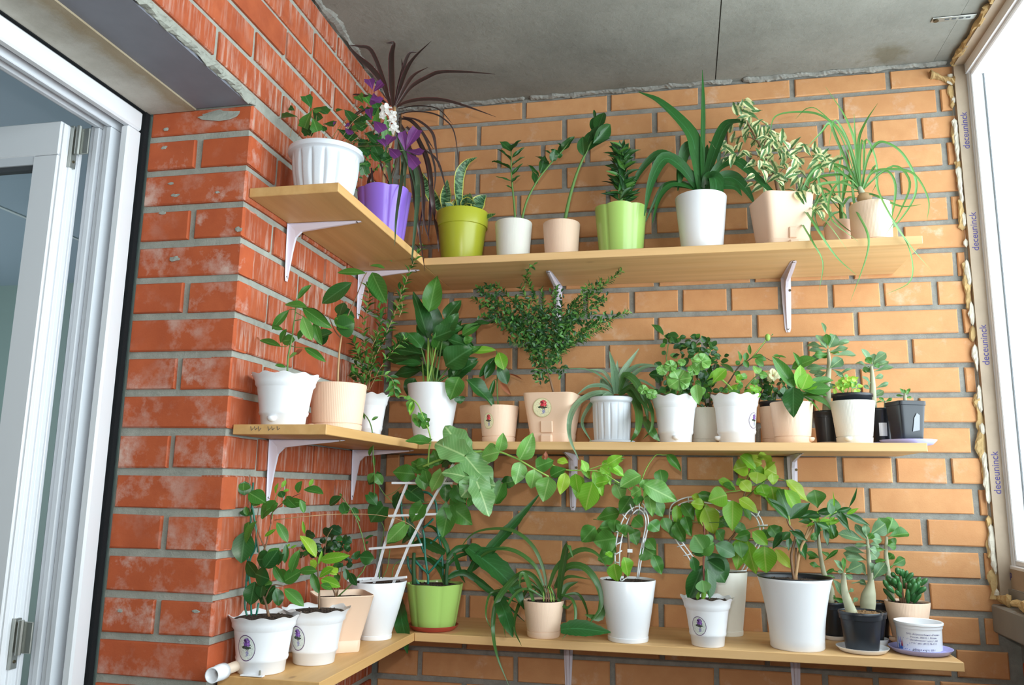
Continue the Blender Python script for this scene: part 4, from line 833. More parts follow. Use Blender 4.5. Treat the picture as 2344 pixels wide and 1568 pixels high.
# tendril hanging in front of the pots
pl.stem('930 1110 -.1, 985 1180 -.12, 1008 1280 -.13, 1010 1420 -.13, 1018 1520 -.12, 1020 1700 -.06, 1060 1760 -.02', 4, 3)
pl.leaves('ellip', 'leaf_mid', '1000 1175 1042 1152 18 -.1, 955 1170 930 1110 16 -.1, 1015 1340 985 1405 34 -.1, 1020 1520 980 1580 50 -.1, 1020 1525 1068 1590 55 -.1, 1018 1410 1020 1470 24 -.1', (-.01, 0)); pl.done()
pl = pot('potted_peace_lily', 'smooth white flared pot with a full clump of large pointed leaves', 'plaintray', 'white', 936, 1051, 882, 947, 1026, 'M', y=-.19)
pl.fr(500, 550, 2.852)
for a in ((1370, 640), (1380, 560), (1400, 620), (1480, 540), (1450, 640), (1330, 790), (1320, 690), (1500, 830), (1540, 860), (1470, 600), (1360, 700), (1420, 700), (1600, 820), (1350, 480), (1560, 880)):
    x0 = 1380+(a[0]-1420)*.25+random.uniform(-30, 50); pl.stem(f'{x0:.0f} 950, {(x0*1+a[0])/2:.0f} {(950+a[1])/2:.0f}, {a[0]} {a[1]}', 7, 5, 'stem_lime' if random.random() < .5 else 'stem_green', dys=random.uniform(-.02, .03))
pl.leaves('ovate', 'leaf_dark', '1370 650 1282 345 105, 1390 610 1388 390 130, 1480 520 1578 395 95, 1400 640 1582 565 115, 1480 820 1645 705 165, 1500 900 1685 790 95, 1330 785 1070 760 100, 1330 810 1165 800 54, 1290 660 1145 620 70, 1330 740 1090 700 100, 1450 900 1300 820 80, 1330 700 1240 600 90, 1280 900 1230 1010 90, 1450 640 1560 480 100, 1480 640 1640 690 80', (-.05, .05))
pl.leaves('ovate', 'leaf_dark', '1420 760 1560 660 90, 1350 760 1180 690 90, 1450 700 1430 560 100, 1500 720 1620 640 90, 1320 850 1140 880 80, 1520 860 1640 850 80, 1380 720 1300 560 90', (-.02, .06))
pl.leaves('ovate', 'leaf_mid', '1375 470 1425 238 115, 1570 890 1512 1035 115 -.06, 1590 620 1711 545 70, 1600 660 1660 640 50, 1560 780 1711 690 60, 1420 720 1480 560 110', (-.04, .02))
pl.fr(1000, 600, 3.137); pl.leaves('ovate', 'leaf_dark', '150 500 380 425 55, 60 720 245 640 150, 130 780 285 690 90, 150 520 272 620 44, 120 820 210 700 60, 40 640 170 420 90', (-.04, .03)); pl.leaves('ovate', 'leaf_dark', '212 838 412 1022 105, 160 960 170 1015 70', (-.05, -.03)); pl.done()
# trailing shoot that hangs down in front of the white pot from the same corner
pl = pot('potted_seedling', 'small peach pot with rose sticker and a slender drooping-leaved seedling', 'ribbed', 'peach_ribbed', 1099, 1186, 931, 1106, 1177, 'M', y=-.16)
sticker(pl.root, rad(pl), pl.h*.58, pl.ca-.62, .0155, .021, 'sticker_rose')
pl.fr(1000, 600, 3.137); pl.stem('440 1035, 432 900, 436 760, 430 640', 6, 4, 'stem_green'); pl.stem('430 640, 422 630, 420 626', 4, 3, 'stem_red'); pl.stem('434 730, 415 715, 400 725', 3, 2, 'stem_red'); pl.stem('434 850, 425 845, 415 842', 3, 2)
pl.leaves('ellip', 'leaf_bright', '425 630 228 638 50, 445 645 480 765 82', (-.02, .0)); pl.leaves('ellip', 'leaf_dark', '442 740 505 870 82, 420 680 308 820 48, 412 700 350 830 60, 415 840 372 985 32', (-.02, .02)); pl.leaves('ellip', 'leaf_brown', '455 865 525 945 34, 340 800 325 860 34, 330 870 300 910 12, 515 800 612 842 10', (-.02, .01)); pl.done()
pl = pot('potted_myrtle', 'square peach pot with rose sticker and a wide small-leaved bush', 'square', 'peach', 1201, 1329, 905, 1219, 1316, 'M', y=-.15, rot=-.10)
face_piece(pl, -.10, -.012, pl.h*.70, disc(pl.root, .0245, .0245, 'sticker_rose'), .0012)
face_piece(pl, -.10, -.002, pl.h*.09, MB().box((-.016, -.008, -.011), (.016, .004, .011), .004).make('filling_spout', 'peach', pl.root), .002)
face_piece(pl, -.10, -.002, pl.h*.32, MB().box((-.016, -.0015, -.015), (.016, .004, .015), .002).make('spout_recess', 'peach', pl.root), .001)
pl.fr(1000, 600, 3.137); pl.stem('838 940, 815 850, 795 780, 770 680', 9, 6, 'stem_brown')
random.seed(21)
tg = [(250, 260), (300, 190), (330, 380), (430, 160), (600, 180), (640, 100), (560, 260), (480, 400), (520, 560), (750, 190), (860, 170), (760, 320), (900, 300), (1000, 280), (1100, 160), (1070, 300), (1180, 130), (1330, 60), (1200, 260), (1380, 355), (1240, 460), (1090, 540), (960, 470), (880, 690), (660, 690), (700, 820), (650, 560), (1010, 380), (420, 300), (1170, 430)]
for x, y in tg:
    bx, by = 790-random.uniform(-20, 20), 760; dx = random.uniform(-.05, .05)
    mx, my = bx+(x-bx)*.45, by+(y-by)*.62; n = int(math.hypot(x-bx, y-by)/19)
    pl.shoot(f'{bx:.0f} {by:.0f} 0, {mx:.0f} {my:.0f} {dx/2:.3f}, {x} {y} {dx:.3f}', n, 42, 'ellip', .42, ['leaf_dark', 'leaf_mid', 'leaf_dark', 'leaf_light'], r=1.6, smat='stem_green', ang=1.0, start=.2)
pl.shoot('630 190, 640 110, 660 50, 700 15', 7, 44, 'ellip', .42, ['leaf_dark', 'leaf_mid'], r=2.5); pl.extra2 = None
pl.fill('ellip', ['leaf_dark', 'leaf_deep', 'leaf_mid'], '770 640 110 110 130, 820 520 170 120 170, 720 450 150 100 100, 620 500 150 90 90, 980 480 140 90 80, 860 760 60 60 30, 760 800 60 90 30, 400 330 120 90 70, 640 330 120 90 60, 900 380 150 90 80, 1130 240 90 80 40, 1160 400 100 70 35, 380 210 90 50 40, 540 420 120 60 40, 860 230 60 50 16', 42, .42, (-.07, .05)); pl.done()
random.seed(5)
pl = pot('potted_spider_plant', 'white fluted pot with attached tray and a pale striped arching-leaved plant', 'fluted', 'whitecoarse', 1349, 1449, 911, 1363, 1443, 'M', y=-.15, lean=.004)
V, F = lathe([(pl.rb*.9, 0), (pl.rb*1.2, .001), (pl.rb*1.32, .008), (pl.rb*1.28, .009), (pl.rb*1.0, .005)], 48); tray = mk('tray', V, F, 'whitecoarse', pl.root, True); tray.location = (0, 0, -.0038)
pl.fr(1000, 600, 3.137)
pl.strap('leaf_silver', '46:1285 945,1275 800,1240 640; 42:1300 930,1335 790,1452 620; 32:1290 930,1295 705; 36:1300 920,1370 800,1450 745,1560 735; 32:1300 930,1390 830,1500 755,1640 750; 20:1275 930,1190 830,1060 770,850 770; 26:1275 940,1200 890,1090 895,1000 960; 38:1270 945,1150 940,1030 1000,960 1110,955 1260,1020 1420; 30:1270 950,1170 960,1090 1050,1045 1160,1110 1290; 30:1262 950,1205 965,1150 1070; 20:1285 920,1200 790,1090 770; 26:1310 930,1430 850,1540 890,1600 940; 25:1270 930,1190 850,1180 880,1170 910', dy=(-.06, .03))
pl.strap('leaf_strap', '54:1300 945,1350 820,1430 870,1490 1020,1522 1165; 60:1310 950,1385 935,1440 1060,1440 1200,1392 1290; 26:1320 940,1410 885,1500 970,1545 1080,1540 1200,1480 1270; 56:1480 1110,1540 1220,1600 1285; 30:1310 940,1400 900,1470 1000,1560 1100', dy=(-.07, -.02)); pl.done()
pl = pot('potted_geranium', 'white ruffled pot with round scalloped pale green leaves, right of the fluted pot', 'ruffle', 'white', 1488, 1602, 909, 1511, 1583, 'M', y=-.17); lip(pl, .02, 'white')
pl.fr(1450, 700, 3.125)
for a, b in ((330, 520), (480, 405), (430, 460), (260, 420), (205, 460), (70, 600), (130, 630), (350, 400)): pl.stem(f'{290+(a-290)*.2:.0f} 640, {290+(a-290)*.6:.0f} {600-(600-b)*.6:.0f}, {a} {b}', 5, 4, 'stem_green')
def gleaf(x, y, r, mat):
    for k in range(7):
        g = k*.9-2.7+math.pi/2; pl.leaves('obov', mat, f'{x} {y} {x+r*math.cos(g):.0f} {y+r*math.sin(g)*.85:.0f} {r*.95:.0f}', (-.045, -.04), tip=.3)
for x, y, r in ((325, 530, 88), (485, 400, 70), (430, 460, 46), (265, 430, 48), (205, 460, 42), (70, 600, 40), (130, 632, 42), (345, 405, 30)): gleaf(x, y, r, 'leaf_light')
pl.leaves('ovate', 'leaf_light', '450 560 465 700 70, 480 580 495 640 50', (-.06, -.05)); pl.fill('ellip', ['leaf_mid', 'leaf_dark'], '250 600 90 30 10', 50, .8, (-.03, .02)); pl.done()
pl = pot('potted_rose', 'grey cream ribbed pot standing behind two ruffled pots under a dark leafy rose', 'ribbed', 'cream_ribbed', 1574, 1656, 936, 1583, 1647, 'M', y=-.075)
pl.fr(1450, 700, 3.125); pl.stem('520 740, 350 620, 240 430, 250 270', 5, 3); pl.stem('530 740, 450 500, 420 330, 470 240', 5, 3, 'stem_dark'); pl.stem('540 740, 560 520, 600 380', 5, 3, 'stem_dark'); pl.stem('540 740, 600 650, 690 560', 5, 3, 'stem_dark')
mb = MB(); mb.ball(pl.P(262, 248)-pl.o, (pl.px(15), pl.px(15), pl.px(22)), 2); mb.make('bud', 'stem_green', pl.root, True)
pl.leaves('ellip', 'leaf_dark', '215 210 135 133 50, 240 220 320 215 56, 245 250 210 260 46, 230 350 205 325 30, 620 410 715 470 60, 150 410 200 440 50, 110 490 215 500 55', (-.02, .02))
pl.fill('ellip', ['leaf_dark', 'leaf_deep', 'leaf_dark', 'leaf_mid'], '280 245 70 40 8, 350 320 110 70 18, 460 310 110 90 22, 540 290 50 50 8, 580 390 80 60 14, 500 500 80 90 22, 520 640 70 90 26, 430 600 70 60 14, 360 460 90 60 10, 230 580 50 60 8, 540 450 80 80 14', 52, .62, (-.05, .04), hi=True); pl.done()
pl = pot('potted_rose', 'white ruffled pot with violet sticker at its right edge and a budding rose shoot', 'ruffle', 'white', 1627, 1742, 906, 1644, 1726, 'M', y=-.17); lip(pl, -1.3, 'white')
sticker(pl.root, rad(pl), pl.h*.47, pl.ca+1.02, .017, .0195, 'sticker_violet')
pl.fr(1450, 700, 3.125); pl.stem('640 610, 700 520, 760 430, 850 370, 940 260, 962 235', 6, 3, 'stem_dark'); pl.stem('850 370, 930 270, 962 225', 5, 4, 'stem_lime'); mb = MB(); mb.ball(pl.P(960, 226)-pl.o, (pl.px(18), pl.px(18), pl.px(26)), 2); mb.make('bud', 'stem_lime', pl.root, True)
pl.leaves('ellip', 'leaf_mid', '765 400 755 325 34, 800 395 808 335 34, 835 350 828 280 22, 790 390 820 440 34, 870 380 930 430 40, 880 370 950 385 36, 760 395 735 420 30, 850 375 920 350 20, 985 215 1000 200 6', (-.02, .0))
pl.stem('720 615, 670 560, 615 515', 7, 6, 'stem_lime'); pl.leaves('obov', 'leaf_bright', '560 560 655 455 80, 520 530 640 470 60', (-.03, -.01)); pl.stem('800 590, 860 520, 900 490', 6, 4, 'stem_green'); pl.stem('765 600, 765 540, 765 500', 4, 3, 'stem_lime')
pl.fill('round', ['leaf_light', 'leaf_mid', 'leaf_bright'], '800 600 110 22 14, 690 610 60 15 6, 765 510 30 30 6, 880 590 30 50 6', 48, .8, (-.04, .02), hi=True); pl.leaves('ovate', 'leaf_light', '900 490 860 430 60, 900 490 960 500 46', (-.03, 0)); pl.done()
pl = pot('potted_rose', 'peach pot with black liner holding a small rose with one cream bloom', 'ribbed', 'peach_ribbed', 1738, 1812, 933, 1745, 1806, 'M', y=-.10)
V, F = lathe([(pl.rt*.88, -.012), (pl.rt*.95, .010), (pl.rt*1.0, .011), (pl.rt*1.0, .015), (pl.rt*.92, .0155), (pl.rt*.9, 0)], 40); o = mk('liner', V, F, 'black', pl.root, True); o.location = (0, 0, pl.h-.001)
pl.fr(1450, 700, 3.125); pl.stem('990 700, 985 600, 990 520', 5, 4, 'stem_lime'); pl.stem('900 690, 920 560, 880 345, 990 395, 1060 360', 3, 2, 'stem_dark'); pl.stem('1010 700, 1030 600, 1090 480', 4, 3)
for k in range(16):
    g = k*2.4; r = 16+k*2.9; pl.leaves('round', 'petal_cream', f'{998+r*.3*math.cos(g):.0f} {500+r*.2*math.sin(g):.0f} {998+r*1.1*math.cos(g):.0f} {498+r*.85*math.sin(g):.0f} {34+k*1.4:.0f}', (-.03, -.025), tip=.6)
pl.leaves('ellip', 'leaf_mid', '1005 365 1090 368 24, 1000 360 1040 350 16', (-.03, 0)); pl.leaves('ellip', 'leaf_brown', '1035 560 1035 610 20, 1030 620 1060 650 16', (-.03, 0))
pl.fill('ellip', ['leaf_dark', 'leaf_dark', 'leaf_deep'], '960 600 60 50 16, 1010 640 60 40 14, 930 550 40 50 8, 1100 540 60 50 10', 52, .6, (-.04, .03), hi=True); pl.done()
pl = pot('potted_aphelandra', 'ribbed peach pot with tray and broad bright green fleshy leaves', 'ribbed', 'peach_ribbed', 1762, 1861, 923, 1775, 1855, 'M', y=-.17); lip(pl, 1.25, 'peach'); 
pl.fr(1450, 700, 3.125)
pl.leaves('ellip', 'leaf_mid', '1160 600 1005 372 74, 1130 450 1295 375 92, 1200 460 1150 335 34, 1240 600 1405 590 70, 1160 500 1080 520 60, 1230 590 1420 520 66, 1200 600 1380 640 60', (-.03, .03)); pl.leaves('ellip', 'leaf_bright', '1190 600 1195 430 74, 1205 600 1250 490 84, 1235 600 1300 540 80', (-.04, -.02))
pl.leaves('ovate', 'leaf_dark', '1145 580 1142 785 112 -.03, 1165 600 1190 690 70 -.02, 1080 640 1080 580 60', (-.05, -.03)); pl.strap('leaf_mid', '34:1190 620,1290 650,1370 690,1415 745; 26:1200 640,1270 690,1335 755; 34:1230 620,1320 600,1420 580; 22:1210 640,1300 640,1370 640', dy=(-.05, 0)); pl.stem('1160 700, 1170 640, 1180 600', 14, 10); pl.done()
pl = pot('potted_adenium', 'round black nursery pot with a tall pale-stemmed succulent, middle shelf', 'nursery', 'black', 1862, 1922, 942, 1868, 1915, 'M', y=-.11, lean=.0028)
saucer('beige saucer under the black pot of the tallest succulent on the middle shelf', pl.o+Vector((.008, -.004, 0)), pl.rb*1.35, 'M', 'beige', .009)
pl.fr(1450, 700, 3.125); pl.stem('1385 775, 1384 680, 1388 560, 1400 420, 1392 310', 32, 9, 'stem_grey', k=10)
AD = lambda d, m='leaf_grey', dy=(-.03, .03): pl.leaves('obov', m, d, dy)
AD('1375 208 1350 122 30, 1390 315 1310 212 54, 1395 310 1445 212 64, 1400 290 1545 250 32, 1380 300 1245 278 42, 1380 320 1260 315 36, 1402 300 1515 265 34, 1400 330 1530 300 38, 1420 350 1588 350 44, 1390 330 1262 398 40, 1400 450 1490 378 70, 1395 450 1240 440 40, 1420 450 1502 510 26, 1440 510 1555 447 16, 1390 300 1350 250 40, 1385 470 1300 500 36, 1385 480 1260 470 34, 1385 500 1330 540 30, 1400 550 1440 590 30')
AD('1395 290 1380 205 46, 1390 330 1350 370 40, 1400 340 1470 330 40, 1390 350 1300 350 50, 1400 250 1440 210 50, 1395 260 1470 240 30', 'leaf_mid'); pl.done()
pl = pot('potted_rose', 'cream ribbed pot with black liner and tiny yellow-green shoots', 'ribbed', 'cream_ribbed', 1901, 2003, 920, 1916, 1996, 'M', y=-.17); lip(pl, -.35, 'cream')
V, F = lathe([(pl.rt*.86, -.014), (pl.rt*.88, .012), (pl.rt*.93, .0125), (pl.rt*.935, .019), (pl.rt*.87, .0195), (pl.rt*.85, 0)], 48); o = mk('liner', V, F, 'black', pl.root, True); o.location = (0, 0, pl.h-.001)
pl.fr(1450, 700, 3.125); pl.fill('ellip', ['leaf_lime', 'leaf_bright', 'leaf_lime', 'leaf_light'], '1540 560 80 36 26, 1580 525 30 20 6, 1510 530 25 25 5, 1470 590 40 20 8, 1600 590 40 20 6', 40, .62, (-.03, .02), hi=True)
for q in ('1530 620, 1540 580, 1520 520', '1560 620, 1570 570, 1585 520', '1500 620, 1470 590'): pl.stem(q, 3, 2, 'stem_lime')
pl.done()
pl = pot('potted_adenium', 'black pot with a white tape label and an upright leafy succulent', 'nursery', 'black', 1991, 2044, 936, 1997, 2040, 'M', y=-.10, lean=.0028)
sticker(pl.root, rad(pl), pl.h*.42, pl.ca+.12, .009, .016, 'white', True).name = 'label'
saucer('lilac saucer beneath the black pot with the white label', pl.o+Vector((-.002, 0, 0)), pl.rb*1.28, 'M', 'lilac', .010)
pl.fr(1450, 700, 3.125); pl.stem('1712 735, 1712 600, 1708 500, 1702 430', 26, 8, 'stem_grey', k=10)
AD('1705 430 1638 313 48, 1710 420 1722 345 40, 1718 400 1803 340 56, 1700 445 1598 405 42, 1716 440 1822 398 42, 1720 470 1855 438 32, 1705 560 1640 508 34, 1720 520 1785 498 32, 1730 590 1825 550 26, 1705 625 1692 540 42, 1712 655 1785 608 44, 1695 600 1650 570 26, 1715 430 1740 370 44, 1700 480 1660 450 36')
AD('1705 420 1668 370 40, 1712 430 1760 420 40, 1702 450 1640 460 36', 'leaf_mid'); pl.stem('1800 735, 1800 690, 1802 680', 8, 6, 'stem_grey'); AD('1800 690 1760 655 22, 1800 688 1850 662 18, 1800 690 1740 690 12', 'leaf_mid'); pl.done()
pl = pot('potted_adenium', 'square black pot with clear tape and a tiny sprout at the right end', 'sqblack', 'black', 2026, 2117, 921, 2042, 2111, 'M', y=-.16, rot=.32, lean=.004)
saucer('lilac saucer under the square black pot at the end of the middle shelf', pl.o+Vector((0, -.005, 0)), .062, 'M', 'lilac', .012)
tp = mk('tape', [(-.009, 0, -.028), (.012, 0, -.024), (.013, 0, .020), (.004, 0, .026), (-.004, 0, .012)], [[0, 1, 2, 3, 4]], 'tape', pl.root); tp.scale = (.8, 1, .8); face_piece(pl, .32, .004, pl.h*.5, tp, .0012)
pl.fr(1450, 700, 3.125); pl.stem('1945 700, 1942 660, 1945 625', 13, 8, 'stem_grey', k=8); AD('1942 640 1908 592 18, 1945 635 1978 593 18, 1940 645 1882 640 14, 1948 655 1990 657 14, 1945 630 1935 600 16, 1950 640 1965 610 16', 'leaf_mid', (-.01, .01)); pl.done()

# ---------------- bottom shelf ----------------
pl = pot('potted_ficus', 'white ruffled pot with violet sticker and teal trellis, beside the plastic tube end', 'ruffle', 'white', 531, 678, 1405, 552, 648, 'B', yb=1549, s=.93)
sticker(pl.root, rad(pl), pl.h*.48, pl.ca-.62, .019, .0235, 'sticker_violet')
pl.fr(450, 1050, 3.027); pl.stem('500 1095, 480 1000, 440 880, 440 700, 480 600, 515 450', 10, 5, 'stem_brown'); pl.stem('470 980, 520 880, 600 880', 5, 3, 'stem_brown'); pl.stem('440 700, 420 560, 380 400, 320 260, 310 110', 6, 3, 'stem_brown'); pl.stem('515 450, 520 380, 620 290, 720 240', 4, 3, 'stem_red'); pl.stem('480 640, 420 480, 430 340', 5, 3, 'stem_brown'); pl.stem('520 420, 545 280, 600 180', 4, 2)
pl.leaves('ellip', 'leaf_dark', '300 235 168 190 90, 292 300 143 255 100, 330 255 320 160 86, 340 500 308 712 135, 530 690 420 700 112, 345 710 425 820 84, 505 835 408 800 112, 405 850 372 1008 105, 545 880 440 1000 105, 550 895 572 1015 72, 300 340 240 390 80, 320 400 245 355 84, 520 640 600 700 60, 620 590 612 720 40, 470 760 560 640 90, 560 740 600 660 70, 460 860 440 960 80, 600 270 580 225 50', (-.03, .02))
pl.leaves('ellip', 'leaf_mid', '362 235 472 300 100, 550 290 438 402 90, 415 430 342 582 84, 555 440 628 572 60, 535 740 602 855 54, 600 855 718 780 92, 608 900 737 1015 72, 590 300 745 305 64, 700 240 722 158 66, 742 212 872 240 68, 715 285 745 372 44, 655 790 705 640 60, 720 780 825 772 52, 450 420 500 330 50, 340 330 350 390 36', (-.04, .0))
pl.leaves('ellip', 'leaf_bright', '545 240 562 170 26, 590 200 618 150 26, 780 190 806 143 26, 600 225 640 215 20, 630 610 645 590 16, 650 620 690 600 12, 735 430 748 520 20, 470 540 545 490 24', (-.03, -.01))
pl.leaves('ellip', 'leaf_mid', '180 220 240 170 90, 390 330 430 240 80, 250 560 300 440 100, 500 720 560 620 90, 420 900 520 860 90, 640 840 560 780 80, 620 260 680 330 60, 480 360 560 310 70', (-.03, .03))
pl.stem('540 425 -.02, 700 405 -.02, 850 392 0, 1000 384 .03, 1250 390 .05, 1450 440 .05, 1555 525 .05', 3, 2, 'stem_tan', 'runner'); pl.leaves('ellip', 'leaf_mid', '1000 385 1060 360 10, 1110 390 1130 430 12', (0, .03))
def trel(pl, paths, r, mat, name='trellis', dys=0): 
    mb = MB()
    for q in paths:
        pts = [tuple(map(float, a.split())) for a in q.split(',')]; P = [pl.P(a[0], a[1], dys+(a[2] if len(a) > 2 else 0))-pl.o for a in pts]; mb.tube(smoothpath(P, 4) if len(P) > 2 else P, pl.px(r), pl.px(r), 6)
    return mb.make(name, mat, pl.root, True)
trel(pl, ['350 1095, 300 1000, 285 850, 250 620, 225 440, 205 310, 225 190, 265 165, 295 230, 305 330', '290 240, 300 190, 330 170, 350 250, 385 320, 412 500, 405 620, 370 700, 350 850', '380 1100, 372 900, 345 700, 320 500, 300 300', '225 430, 260 480, 305 530', '282 820, 310 860, 345 905', '430 1000, 410 1100', '412 520, 425 650', '225 440, 235 445'], 7, 'trellisgreen', dys=.015)
pl.done()
pl = pot('potted_gardenia', 'white ruffled pot with violet sticker and a small yellow-leaved seedling', 'ruffle', 'white', 653, 795, 1391, 676, 762, 'B', yb=1526, s=.93)
sticker(pl.root, rad(pl), pl.h*.50, pl.ca-.75, .018, .0235, 'sticker_violet')
pl.fr(450, 1050, 3.027); pl.stem('848 1040, 850 930, 842 800, 838 680', 8, 5, 'stem_brown')
pl.leaves('ellip', 'leaf_lime', '830 685 730 535 74, 935 760 975 790 50, 830 740 790 705 44, 900 745 968 800 44, 835 720 800 760 46, 905 720 1000 705 24', (-.02, .01)); pl.leaves('ellip', 'leaf_bright', '855 705 1042 672 64, 860 835 988 880 66, 850 820 938 755 62, 840 740 870 640 20', (-.02, 0)); pl.leaves('ellip', 'leaf_mid', '835 780 708 775 52, 848 935 800 795 54, 860 870 935 905 44', (-.02, .02)); pl.done()
pl = pot('potted_bush', 'square peach pot with round dark leaves standing against the red wall', 'square', 'peach', 694, 862, 1358, 727, 834, 'B', yb=1500, rot=.62, s=.90)
pl.fr(450, 1050, 3.027); pl.stem('968 965, 966 900, 975 880', 5, 3, 'stem_tan'); pl.stem('965 960, 930 850, 890 700, 900 560, 940 480', 6, 3, 'stem_brown'); pl.stem('970 960, 1000 800, 1020 650, 1010 560', 5, 3, 'stem_brown'); pl.stem('975 960, 1090 850, 1170 740, 1160 590, 1100 400, 1010 270', 5, 3, 'stem_green')
pl.leaves('round', 'leaf_deep', '1005 520 915 475 80, 960 530 870 490 60, 1010 560 1075 580 74, 820 540 750 510 60, 860 590 810 640 60, 740 610 705 600 40, 1030 640 1060 600 56, 760 660 700 665 50, 890 600 920 650 60, 940 620 980 580 60, 900 640 830 680 50', (-.02, .03))
pl.fill('round', ['leaf_deep', 'leaf_dark'], '960 590 90 60 14, 840 600 90 50 12, 740 640 50 50 8, 1000 700 60 60 10', 50, .85, (-.03, .03), hi=True)
pl.leaves('ellip', 'leaf_dark', '1005 262 920 320 56, 1010 300 1035 385 66, 1085 335 1110 400 44, 1100 690 1130 640 40, 1130 680 1225 690 84, 1110 700 1100 650 60, 1165 560 1222 530 16, 1170 590 1190 575 16, 1060 790 1105 875 50, 1030 760 1040 840 40', (-.03, .02)); pl.leaves('ellip', 'leaf_mid', '1010 260 990 240 10, 1110 400 1130 430 8, 960 790 990 850 40, 940 760 1000 730 40', (-.02, 0)); pl.done()
pl = pot('potted_passion_vine', 'smooth white pot with white ladder trellis carrying the big lobed-leaf vine', 'plaintray', 'white', 793, 922, 1329, 829, 901, 'B', yb=1468, s=.96)
VP = pl; pl.fr(820, 1040, 5.2275)
pl.stem('255 1500, 250 1300, 270 1100, 310 900, 270 800', 7, 5, 'stem_green'); pl.stem('290 1480, 350 1350, 380 1130', 5, 5, 'stem_green'); pl.stem('400 1480, 430 1330, 520 1260', 6, 5, 'stem_green')
def bars(pl, segs, w, th, mat, name, dy):
    for i, q in enumerate(segs):
        pts = [tuple(map(float, a.split())) for a in q.split(',')]; P = [pl.P(a[0], a[1], dy+(a[2] if len(a) > 2 else 0))-pl.o for a in pts]; mb = MB(); r = pl.px(w)*1.4; n = len(P)
        mb.tube(P, r*.5, r*.5, 4); mb.make(name, mat, pl.root)
bars(pl, ['188 1550, 310 1100, 430 740, 600 310', '420 1545, 600 1100, 780 750, 945 450, 1140 115'], 26, 3, 'white', 'trellis_rail', -.01)
bars(pl, ['20 1525, 580 1468', '130 1130, 762 1080', '362 736, 955 714', '403 342, 1125 346'], 26, 3, 'white', 'trellis_bar', -.016)
D1 = (-.04, 0)
pl.leaves('heart', 'leaf_mid', '670 235 422 212 180, 820 190 640 90 180, 905 140 850 10 140, 750 250 795 420 155, 800 200 845 380 130, 560 860 350 1060 170, 1090 620 1010 980 210, 1090 610 1350 830 220, 770 600 640 800 190, 1180 370 1280 570 160, 1720 350 1630 580 170', D1)
pl.leaves('heart', 'leaf_dark', '1040 350 1060 570 130, 590 420 780 560 190, 300 620 150 800 260, 200 240 130 360 110, 210 230 270 340 100, 120 480 220 600 130, 490 470 430 650 110, 600 780 660 1080 90, 1000 120 1100 40 140, 1080 90 1180 40 120, 1740 350 1870 300 130, 640 960 520 1060 110', (-.02, .03))
pl.leaves('heart', 'leaf_light', '1000 215 878 445 155, 560 840 350 1050 160', (-.05, -.02))
pl.stem('190 220, 230 340, 300 460, 410 575', 6, 5, 'stem_green'); pl.stem('330 500, 440 450, 560 340', 4, 3, 'stem_green'); pl.stem('590 490, 700 400, 900 310', 4, 3); pl.stem('500 620, 700 590, 950 560, 1060 610', 4, 3); pl.stem('1050 630, 1200 550, 1260 520', 4, 3)
pl.fr(850, 950, 2.537)
DF = -.03-max(0, pl.Y+.36)
pl.stem('330 300, 335 200, 345 150, 330 80, 300 10, 270 -60, 230 -95, 180 -110, 150 -105', 5, 4, 'stem_lime', dys=DF); pl.leaves('heart', 'leaf_mid', '335 160 205 150 66, 285 -10 310 45 60, 260 20 280 70 50, 320 40 300 80 44, 325 35 340 20 30', (DF-.01, DF)); pl.leaves('ovate', 'leaf_light', '240 -90 215 -20 46, 270 0 240 40 50, 230 -95 190 -100 30', (DF-.01, DF)); pl.leaves('ovate', 'leaf_bright', '240 -80 225 0 30', (DF-.01, DF))
pl.stem('300 300, 400 260, 540 225, 640 212, 740 214, 800 235, 865 265, 950 315, 1030 358', 7, 5, 'stem_lime', dys=DF); pl.stem('540 225, 575 300, 610 385', 6, 5, 'stem_lime', dys=DF); pl.stem('1030 280, 1120 318, 1250 322, 1330 330, 1440 395', 4, 3, 'stem_lime', dys=DF+.04); pl.stem('1250 320, 1340 290, 1450 245', 3, 2, 'stem_lime', dys=DF+.04)
pl.leaves('lobed', 'leaf_broad', '540 235 368 158 160 -.03, 545 225 428 62 155 0, 548 240 715 450 150 0, 605 375 415 322 145 -.01, 612 385 686 585 135 -.035, 605 385 520 475 125 -.04, 560 250 690 270 110 .02, 600 380 715 410 110 .02', (DF-.02, DF))
pl.leaves('ovate', 'leaf_light', '745 213 642 240 98, 742 212 765 108 62, 862 262 937 110 88, 866 272 838 398 84, 950 315 930 425 84, 1035 358 998 497 104', (DF-.02, DF)); pl.leaves('ovate', 'leaf_mid', '955 305 1055 262 90, 1040 355 1125 310 84, 785 395 840 378 54, 720 515 784 400 92, 395 290 360 205 70, 430 410 430 500 60, 470 420 545 520 84, 590 470 562 532 40, 260 300 340 270 60', (DF, DF+.04))
pl.leaves('ovate', 'leaf_brown', '1010 260 1015 212 22, 1000 260 1002 225 18', (DF-.02, DF-.01))
pl.leaves('ovate', 'leaf_lime', '1128 335 1098 458 62, 1080 262 1142 278 46', (DF-.01, DF)); pl.leaves('ovate', 'leaf_bright', '1185 340 1200 450 68, 1250 330 1225 262 46, 1290 325 1340 465 60, 1285 390 1240 550 112, 1345 300 1392 400 40, 1370 288 1452 238 56, 1400 292 1466 352 40, 1330 300 1380 340 40, 1300 400 1380 380 60', (DF, DF+.05))
pl.leaves('heart', 'leaf_mid', '250 350 130 328 90, 340 250 240 300 84, 420 340 350 442 84, 200 440 292 490 104, 330 540 240 612 96', (-.03, 0)) if False else None
pl.done()
pl = pot('potted_epiphyllum', 'lime green lobed pot on a terracotta saucer holding flat wavy cactus stems', 'lobed', 'lime', 933, 1058, 1334, 945, 1040, 'B', yb=1447, s=.95, lean=.004)
